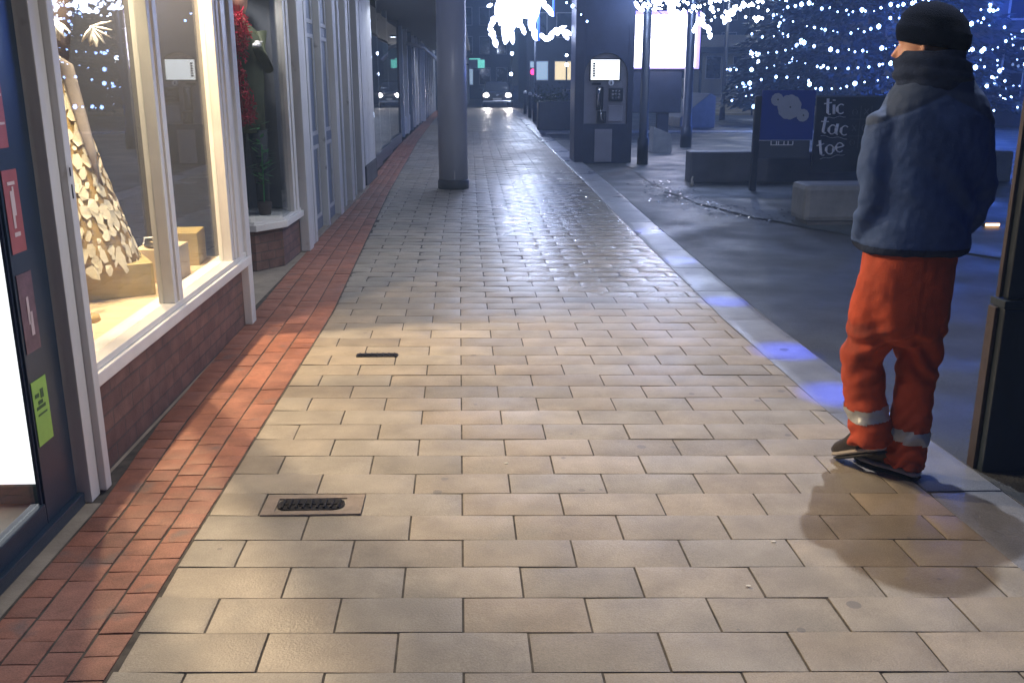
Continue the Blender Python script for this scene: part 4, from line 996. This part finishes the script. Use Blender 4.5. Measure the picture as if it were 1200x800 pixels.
MB().tube([(0, -.045, .70), (0, -.035, .70)], .06, 14).build('badge', M['chrome'], t)
MB().box(-.26, .26, -.045, -.031, .42, .53, .004).build('number_plate', M['plate'], t)
MB().box(-.8, .8, -.02, .06, .28, .38, .02).build('bumper', M['chrome'], t)
lamp('SPOT', 'headlight_light', (.6, 56.8, .7), 260, (1, .93, .9), .1, rot=aim((.6, 56.8, .7), (.9, 40, 0)), spot=R(70), blend=.8)
lamp('SPOT', 'headlight_light', (1.85, 56.8, .7), 260, (1, .93, .9), .1, rot=aim((1.85, 56.8, .7), (1.9, 40, 0)), spot=R(70), blend=.8)

# ------------------------------------------------------------------ buildings round about
def building(x0, x1, y0, y1, h, m, lab, rows, lit=(), face='y', roof=True, wm=None, name='building'):
    t = thing(name, lab, 'building', (x0, y0, -.03))
    W, D = x1-x0, y1-y0
    MB().box(0, W, 0, D, 0, h, .02).build('wall', m, t)
    if roof: MB().box(-.3, W+.3, -.3, D+.3, h+.01, h+.35, .03).build('roof', M['roofm'], t)
    i = 0
    for (z0, z1, n, ww) in rows:
        L = W if face == 'y' else D
        for k in range(n):
            c = L*(k+.5)/n
            if face == 'y':
                f = MB().box(c-ww/2-.06, c+ww/2+.06, -.05, -.002, z0-.06, z1+.06, .01).build('window', M['greyw'], t)
                g = MB().box(c-ww/2, c+ww/2, -.06, -.052, z0, z1).build('pane', lit[i] if i < len(lit) and lit[i] else M['carglass'], f)
            else:
                f = MB().box(-.05, -.002, c-ww/2-.06, c+ww/2+.06, z0-.06, z1+.06, .01).build('window', M['greyw'], t)
                g = MB().box(-.06, -.052, c-ww/2, c+ww/2, z0, z1).build('pane', lit[i] if i < len(lit) and lit[i] else M['carglass'], f)
            i += 1
    return t
building(10.8, 19.5, 62, 72, 3.3, M['cream'], 'low cream building with small dark windows seen beyond the steps', [(1.7, 3.0, 5, .9)], name='pavilion')
t = thing('roof_canopy', 'pale flat roof band floating in front of the low cream building', 'canopy', (10.0, 60, -.03))
MB().box(0, 12, 0, 1.8, 3.55, 4.25, .03).build('roof_band', M['cream'], t); MB().box(0, 12, .1, 1.7, 3.2, 3.54, .02).build('soffit', M['roofm'], t)
for k in range(4): MB().tube([(.4+k*3.7, .9, .6), (.4+k*3.7, .9, 3.2)], .09, 10).build('post', M['dark'], t)
building(3.2, 9.5, 62, 74, 7.5, M['walld'], 'dark building with warm lit shop windows right of the traffic light', [(1.6, 2.7, 4, 1.1), (4.2, 5.6, 4, .9)], [M['e_cool'], M['e_warm'], M['e_warm'], None])
building(-3, 3.0, 86, 96, 9, M['wallg'], 'grey building closing the far end of the street', [(1.2, 2.6, 4, .9), (3.8, 5.2, 4, .8), (6.2, 7.6, 4, .8)], [None, M['e_cool'], None, None, None, None, None, None])
building(8.5, 34, 78, 90, 9, M['walld'], 'long dark building far behind the cream building', [(3.8, 5.2, 12, 1.1), (6.2, 7.6, 12, 1.1)])
building(17.6, 26, 33, 48, 8.5, M['wallg'], 'tall grey building at the right edge behind the canopy post', [(.9, 2.9, 5, .7), (3.6, 6.0, 5, .7)], face='y')
building(28, 50, 50, 62, 8, M['walld'], 'dark building in the far right background', [(1.0, 2.6, 8, 1.1), (4, 5.4, 8, 1.1)])
building(3.9, 8.2, 76, 77, 5, M['wallb'], 'brick gable wall glimpsed behind the kerb planter', [(2.2, 3.4, 2, .8)])
t = thing('projecting_sign', 'small green lit sign projecting over the footway right of the column', 'sign', (-.38, 50.8, 2.1))
MB().box(0, .85, 0, .12, 0, .55, .02).build('sign_box', M['signdark'], t); MB().box(.46, .82, -.012, -.002, .05, .46).build('lit_face', M['e_green'], t); MB().box(.02, .6, -.012, -.002, .47, .53).build('lit_face', M['e_green'], t)
MB().box(-.3, -.001, .04, .08, .2, .26).build('bracket', M['iron'], t)
for (px, py, Y, r) in ((600, 63, 58, .10), (599, 87, 58, .10), (664, 65, 56, .08), (664, 76, 56, .1), (885, 71, 44, .24)):
    p = at(px, py, Y); l = thing('globe_lamp', {600: 'small white globe lamp high above the distant car', 599: 'small white globe lamp just above the distant car roof', 664: 'small white globe lamp on the dark wall left of the kiosk', 885: 'bright white globe lamp beside the left edge of the christmas tree'}[px] + (', the lower one' if py == 76 else ''), 'lamp', p)
    MB().ball((0, 0, 0), r, 2).build('globe', M['e_bulbw'], l, True)
    MB().tube([(0, 0, -r), (0, 0, -p.z-.03)], .04, 8).build('pole', M['dark'], l)

# ------------------------------------------------------------------ person
PX, PY = 1.675, 3.52
def organic(name, build, m, parent, voxel=.012, smooth=6, disp=None):
    mb = MB(); build(mb)
    bmesh.ops.recalc_face_normals(mb.bm, faces=mb.bm.faces)
    me = bpy.data.meshes.new(name+'_raw'); mb.bm.to_mesh(me); mb.bm.free()
    o = bpy.data.objects.new(name, me); C.objects.link(o)
    r = o.modifiers.new('r', 'REMESH'); r.mode = 'VOXEL'; r.voxel_size = voxel
    s_ = o.modifiers.new('s', 'SMOOTH'); s_.iterations = smooth; s_.factor = .6
    dg = bpy.context.evaluated_depsgraph_get(); dg.update()
    me2 = bpy.data.meshes.new_from_object(o.evaluated_get(dg)); me2.name = name
    bpy.data.objects.remove(o); 
    if disp:
        nn = [v.normal.copy() for v in me2.vertices]
        for v, n in zip(me2.vertices, nn): v.co += n * disp(v.co, n)
    me2.materials.clear(); me2.materials.append(m)
    me2.polygons.foreach_set('use_smooth', [True]*len(me2.polygons))
    o = bpy.data.objects.new(name, me2); C.objects.link(o)
    if parent: o.parent = parent
    return o
HT = R(46)   # head turned to the person's left
HC = Vector((-.015, .035, 1.655))
def hl(p):   # head local -> body local
    m = Matrix.Rotation(HT, 3, 'Z'); p = Vector(p); return HC + m @ Vector((p.x*1.14, p.y*1.14, p.z))
# feet: left foot (image left) trailing with raised heel, right foot planted
LA = Vector((-.105, -.06, .20)); LT = Vector((-.155, .10, .02))
RA = Vector((.055, -.05, .10)); RT = Vector((-.055, .10, .02))
def body_shape(mb):
    # torso, neck
    mb.rings([(0, 0, .84, .12, .09), (0, 0, .95, .15, .10), (0, 0, 1.15, .135, .09), (.01, 0, 1.35, .16, .09), (.01, 0, 1.44, .15, .075), (.0, .01, 1.49, .06, .06), (-.005, .02, 1.60, .055, .058)], 24)
    for s_, el, wr in ((-1, (-.185, -.03, 1.11), (-.15, .12, .95)), (1, (.228, -.045, 1.12), (.175, .11, .96))):
        mb.tube([(s_*.15+.01, 0, 1.42), el, wr], [.045, .036, .026], 12)
        h0 = Vector(wr)   # hand in the pocket: palm, four fingers, thumb
        dirn = Vector((-s_*.5, .5, -.45)).normalized(); sd = dirn.cross(Vector((0, 0, 1))).normalized()
        mb.tube([h0, h0+dirn*.05, h0+dirn*.085], [.026, .034, .03], 10, flat=.5)
        for q in range(4):
            b = h0+dirn*.075+sd*(-.026+.017*q); L = (.055, .065, .06, .045)[q]
            mb.tube([b, b+dirn*L*.5+Vector((0, 0, -.006)), b+dirn*L+Vector((0, 0, -.02))], [.009, .0085, .007], 7)
        mb.tube([h0+dirn*.02+sd*.03, h0+dirn*.05+sd*.05, h0+dirn*.075+sd*.045], [.011, .01, .008], 7)
    # legs
    mb.tube([(-.08, 0, .9), (-.148, .04, .48), LA], [.080, .05, .035], 14)
    mb.tube([(.075, 0, .9), (.080, .0, .5), RA], [.085, .055, .035], 14)
    # head: skull, jaw, nose, brow, lips, chin, ears
    rs = [(-.095, .055, .035, .045), (-.075, .04, .05, .062), (-.045, .02, .062, .078), (-.01, .008, .070, .090), (.03, 0, .076, .098), (.07, -.005, .074, .096), (.10, -.005, .060, .080), (.122, -.005, .034, .05), (.13, -.005, .012, .02)]
    mb.rings([(hl((0, c, z)).x, hl((0, c, z)).y, HC.z+z, rx*1.14, ry*1.14, HT) for z, c, rx, ry in rs], 28)
    mb.tube([hl((0, .09, .03)), hl((0, .106, .0)), hl((0, .118, -.018)), hl((0, .098, -.03))], [.009, .011, .015, .010], 10)
    for s_ in (-1, 1):
        mb.tube([hl((s_*.008, .094, .038)), hl((s_*.035, .088, .042)), hl((s_*.055, .07, .036))], [.008, .009, .006], 8)
        mb.tube([hl((s_*.045, .072, -.012)), hl((s_*.052, .055, -.02))], [.015, .018], 8)
        mb.tube([hl((s_*.076, -.005, .03)), hl((s_*.086, -.016, .02)), hl((s_*.085, -.014, -.005)), hl((s_*.074, 0, -.022))], [.008, .014, .012, .008], 8, flat=1.2)
        mb.tube([hl((s_*.012, .092, -.024)), hl((s_*.014, .096, -.026))], [.007, .007], 7)
    mb.tube([hl((-.026, .088, -.052)), hl((0, .102, -.049)), hl((.026, .088, -.052))], [.004, .008, .004], 8)
    mb.tube([hl((-.022, .086, -.062)), hl((0, .099, -.063)), hl((.022, .086, -.062))], [.004, .009, .004], 8)
    mb.tube([hl((-.012, .088, -.088)), hl((.012, .088, -.088))], [.014, .014], 8)
person = organic('person', body_shape, M['skin'], None, .0065, 3)
tag(person, 'person in a dark beanie, blue jacket and baggy orange work trousers walking away', 'person')
person.location = (PX, PY, 0); person.scale = (.93, .95, 1)
for s_ in (-1, 1):
    e = MB().ball((0, 0, 0), .0115, 2).build('eye', M['eyew'], person, True); e.location = hl((s_*.031, .079, .020))
mb = MB()
rs = [(.018, .122-.0), (.03, .0)]
prof = [(-.005, .092, .108), (.02, .0945, .114), (.05, .094, .114), (.055, .0895, .109), (.09, .082, .10), (.12, .062, .078), (.14, .034, .045), (.148, .008, .01)]
mb.rings([(hl((0, -.012, 0)).x, hl((0, -.012, 0)).y, HC.z+z+.022, rx*1.27, ry*1.24, HT, (-.16*math.sin(HT), .16*math.cos(HT))) for z, rx, ry in prof], 40)
bean = mb.build('beanie', M['beanie'], person, True)
def snood_shape(mb):
    mb.rings([(0, .0, 1.52, .13, .115), (0, .0, 1.55, .148, .13), (-.0, .005, 1.575, .150, .132), (-.005, .01, 1.60, .143, .13), (-.008, .015, 1.625, .134, .126), (-.008, .012, 1.642, .122, .118), (-.005, .008, 1.655, .108, .108)], 36)
snood = organic('neck_warmer', snood_shape, M['snood'], person, .009, 2, lambda p, n: .006*math.sin(p.z*130+2.2*math.sin(math.atan2(p.y, p.x)+.8)) + .006*noise.noise(p*14))

def jacket_shape(mb):
    mb.rings([(-.005, 0, .915, .208, .165, 0, (0, 0)), (-.003, 0, .93, .216, .172), (0, 0, .97, .214, .170), (.005, -.005, 1.08, .212, .162), (.012, -.008, 1.22, .218, .16), (.018, -.01, 1.34, .222, .155), (.02, -.008, 1.43, .215, .145), (.018, -.002, 1.49, .19, .128), (.010, .005, 1.54, .145, .118), (.005, .008, 1.575, .125, .115), (.003, .01, 1.60, .118, .11)], 36, 2.25)
    mb.tube([(-.115, -.003, 1.475), (-.176, -.008, 1.40), (-.20, -.02, 1.25), (-.198, -.035, 1.11), (-.185, .03, 1.0), (-.165, .10, .945)], [.045, .076, .070, .064, .058, .052], 18)
    mb.tube([(.135, -.003, 1.475), (.185, -.008, 1.40), (.212, -.02, 1.25), (.232, -.045, 1.12), (.212, .02, 1.01), (.175, .10, .945)], [.045, .072, .066, .060, .055, .050], 18)
def jd(p, n):
    side = abs(p.x)
    w = .0045*noise.noise(Vector((p.x*9, p.y*9, p.z*5))) + .006*noise.noise(Vector((p.x*6+p.z*5, p.y*6, p.z*9+p.x*7+3)))
    w += .0045*math.sin(p.z*62+7*noise.noise(p*5))*max(0, min(1, (abs(p.x)-.14)/.06))*max(0, 1-abs(p.z-1.1)/.18)
    w += -.005*math.exp(-((p.z-1.50+.45*abs(p.x))/.006)**2)*(p.z > 1.38)      # yoke seam
    w += -.004*math.exp(-(p.x-.01)**2/.00002)*(p.z < 1.40)*0
    w += .004*math.exp(-((p.z-.952)/.006)**2)                  # hem roll
    w += .003*noise.noise(p*38)
    w += .009*math.sin((p.x*.75+p.z)*26 + 5*noise.noise(p*4))*max(0, 1-abs(p.z-1.12)/.26)
    return w
jm = mat('blue_jacket_shell', (.046, .085, .215), .75, .22, 9, .25, 150, spec=.2)
nt = jm.node_tree; N = nt.nodes; L = nt.links; b = N['Principled BSDF']
old = b.inputs['Base Color'].links[0].from_socket
tc = N.new('ShaderNodeTexCoord'); sp = N.new('ShaderNodeSeparateXYZ'); L.new(tc.outputs['Object'], sp.inputs[0])
ab = N.new('ShaderNodeMath'); ab.operation = 'ABSOLUTE'; L.new(sp.outputs['X'], ab.inputs[0])
ml = N.new('ShaderNodeMath'); ml.operation = 'MULTIPLY_ADD'; L.new(ab.outputs[0], ml.inputs[0]); ml.inputs[1].default_value = .45; L.new(sp.outputs['Z'], ml.inputs[2])
mr = N.new('ShaderNodeMapRange'); L.new(ml.outputs[0], mr.inputs[0]); mr.inputs[1].default_value = 1.497; mr.inputs[2].default_value = 1.503
mx = N.new('ShaderNodeMix'); mx.data_type = 'RGBA'; L.new(mr.outputs[0], mx.inputs['Factor']); L.new(old, mx.inputs['A']); mx.inputs['B'].default_value = (.045, .070, .140, 1)
L.new(mx.outputs['Result'], b.inputs['Base Color'])
jacket = organic('jacket', jacket_shape, jm, person, .010, 5, jd)

def trouser_shape(mb):
    mb.rings([(-.005, 0, .56, .10, .10), (-.015, 0, .60, .155, .14), (-.02, 0, .68, .180, .155), (-.018, 0, .78, .188, .158), (-.008, 0, .93, .185, .152), (0, 0, .97, .175, .14)], 32, 2.3)
    mb.tube([(-.095, .0, .80), (-.125, .02, .62), (-.145, .05, .46), (-.128, .02, .31), (-.112, -.03, .20), (-.112, -.045, .135)], [.12, .110, .088, .084, .084, .092], 20)
    mb.tube([(.065, .0, .80), (.078, .01, .62), (.080, .0, .46), (.068, -.02, .30), (.054, -.045, .15), (.048, -.05, .045)], [.115, .102, .086, .082, .080, .084], 20)
def td(p, n):
    w = .010*noise.noise(Vector((p.x*10, p.y*10, p.z*6))) + .004*noise.noise(p*26)
    low = max(0, 1-p.z/.42)
    w += .010*low*math.sin(p.z*95 + 9*noise.noise(Vector((p.x*9, p.y*9, 2))) )
    kn = max(0, 1-abs(p.z-.52)/.16)
    w += .011*kn*math.sin((p.z+abs(p.x+.02)*.8)*70 + 6*noise.noise(p*6))
    w += -.004*math.exp(-(p.x+.01)**2/.00003)*(p.z > .6)
    return w
om = mat('orange_work_cloth', (.43, .060, .022), .85, .28, 6, .5, 220, stain=((.10, .028, .022), 3.4, .57))
trousers = organic('trousers', trouser_shape, om, person, .009, 4, td)
def extract(src, test, off, name, m, parent):
    bm = bmesh.new(); bm.from_mesh(src.data); bm.normal_update()
    bmesh.ops.delete(bm, geom=[f for f in bm.faces if not test(f.calc_center_median())], context='FACES')
    for v in bm.verts: v.normal_update()
    nn = {v: v.normal.copy() for v in bm.verts}
    for v in bm.verts: v.co += nn[v]*off
    me = bpy.data.meshes.new(name); bm.to_mesh(me); bm.free(); me.materials.clear(); me.materials.append(m)
    me.polygons.foreach_set('use_smooth', [True]*len(me.polygons))
    o = bpy.data.objects.new(name, me); C.objects.link(o); o.parent = parent; return o
extract(trousers, lambda c: c.x < -.035 and .238 < c.z - .15*(c.x+.13) < .288, .003, 'reflective_band', M['refl'], trousers)
extract(trousers, lambda c: c.x > -.035 and .155 < c.z + .12*(c.x-.06) < .205, .003, 'reflective_band', M['refl'], trousers)

extract(jacket, lambda c: c.z < .948 and (c.x**2+c.y**2) > .01, .0025, 'hem_band', M['snood'], jacket)
def boot(A, T, name, lift):
    d = (T-A); d.z = 0; d.normalize(); s_ = Vector((d.y, -d.x, 0))
    heel = A - d*.06; heel.z = lift + .0
    toe = T.copy() + d*.05; toe.z = 0
    L = (toe-heel).length; ax = (toe-heel).normalized(); up = s_.cross(ax); up = up if up.z > 0 else -up
    def Pt(u, v, w): return heel + ax*(u*L) + s_*v + up*w
    def ring(u, hw, z0, z1, n=14): return [Pt(u, hw*math.copysign(abs(math.cos(q))**.8, math.cos(q)), (z0+z1)/2+(z1-z0)/2*math.sin(q)) for q in (2*math.pi*k/n for k in range(n))]
    def lo(secs, mb):
        rr_ = [[mb.bm.verts.new(p) for p in ring(*s)] for s in secs]
        for a, b in zip(rr_, rr_[1:]):
            for k in range(14): mb.bm.faces.new((a[k], a[(k+1) % 14], b[(k+1) % 14], b[k]))
        mb.bm.faces.new(rr_[0][::-1]); mb.bm.faces.new(rr_[-1])
    mb = MB(); lo([(.02, .025, .028, .09), (.07, .038, .022, .15), (.25, .042, .022, .155), (.42, .042, .022, .12), (.62, .047, .022, .09), (.85, .045, .022, .075), (.97, .03, .024, .06), (1.0, .012, .03, .045)], mb)
    b = mb.build(name, M['boot'], person, True)
    mb = MB(); lo([(0, .028, .012, .032), (.05, .04, .010, .034), (.3, .042, .012, .034), (.6, .05, .010, .034), (.85, .048, .010, .034), (.98, .03, .014, .034), (1.01, .014, .018, .03)], mb); mb.build('welt', M['sole'], b, True)
    mb = MB(); lo([(0, .028, -.002, .011), (.04, .038, -.004, .012), (.3, .038, -.004, .012), (.6, .047, -.004, .012), (.85, .045, -.004, .012), (1.0, .02, .002, .012)], mb); mb.build('sole', M['rubber'], b)
boot(LA, LT, 'boot', .125)
boot(RA, RT, 'boot', .004)

# ------------------------------------------------------------------ blue haze volume, added to lift the dark distance
HZ = 0.0065
if HZ:
    hz = MB().box(-14, 60, -3.9, 100, -1.3, 14.5).build('haze', bpy.data.materials.new('blue_haze_air')); hz['kind'] = 'stuff'
    hm = hz.data.materials[0]; hm.use_nodes = True; nt = hm.node_tree; nt.nodes.remove(nt.nodes['Principled BSDF'])
    pv = nt.nodes.new('ShaderNodeVolumePrincipled'); pv.inputs['Density'].default_value = HZ; pv.inputs['Color'].default_value = (.46, .67, 1, 1)
    nt.links.new(pv.outputs[0], nt.nodes['Material Output'].inputs['Volume'])
# ------------------------------------------------------------------ sky, moonlight, camera
w = bpy.data.worlds.new('World'); S.world = w; w.use_nodes = True
nt = w.node_tree; bg = nt.nodes['Background']
sky = nt.nodes.new('ShaderNodeTexSky'); sky.sky_type = 'NISHITA'; sky.sun_disc = False
sky.sun_elevation = R(2); sky.sun_rotation = R(200); sky.altitude = 0; sky.air_density = 1; sky.dust_density = .3; sky.ozone_density = 6
tint = nt.nodes.new('ShaderNodeMix'); tint.data_type = 'RGBA'; tint.blend_type = 'MULTIPLY'; tint.inputs['Factor'].default_value = 1
tint.inputs['B'].default_value = (.42, .58, 1, 1)
nt.links.new(sky.outputs[0], tint.inputs['A']); nt.links.new(tint.outputs['Result'], bg.inputs[0])
bg.inputs[1].default_value = .14
m_ = lamp('SUN', 'moonlight', (0, 0, 30), .02, (.7, .8, 1)); m_.data.angle = R(1); m_.rotation_euler = (R(50), 0, R(-160))

cam = bpy.data.cameras.new('camera'); co = bpy.data.objects.new('camera', cam); C.objects.link(co)
co.location = (0, 0, 1.55); co.rotation_euler = (R(90)-math.atan(306/1100), 0, -R(2.1))
cam.sensor_width = 36; cam.lens = 33.0; cam.clip_start = .05; cam.clip_end = 600
S.camera = co
S.view_settings.view_transform = 'Standard'; S.view_settings.look = 'None'; S.view_settings.exposure = 0; S.view_settings.gamma = 1
S.cycles.use_denoising = True
S.cycles.use_adaptive_sampling = True; S.cycles.adaptive_threshold = .03
S.cycles.max_bounces = 6; S.cycles.transparent_max_bounces = 16
S.cycles.sample_clamp_indirect = 4
S.cycles.caustics_reflective = False; S.cycles.caustics_refractive = False
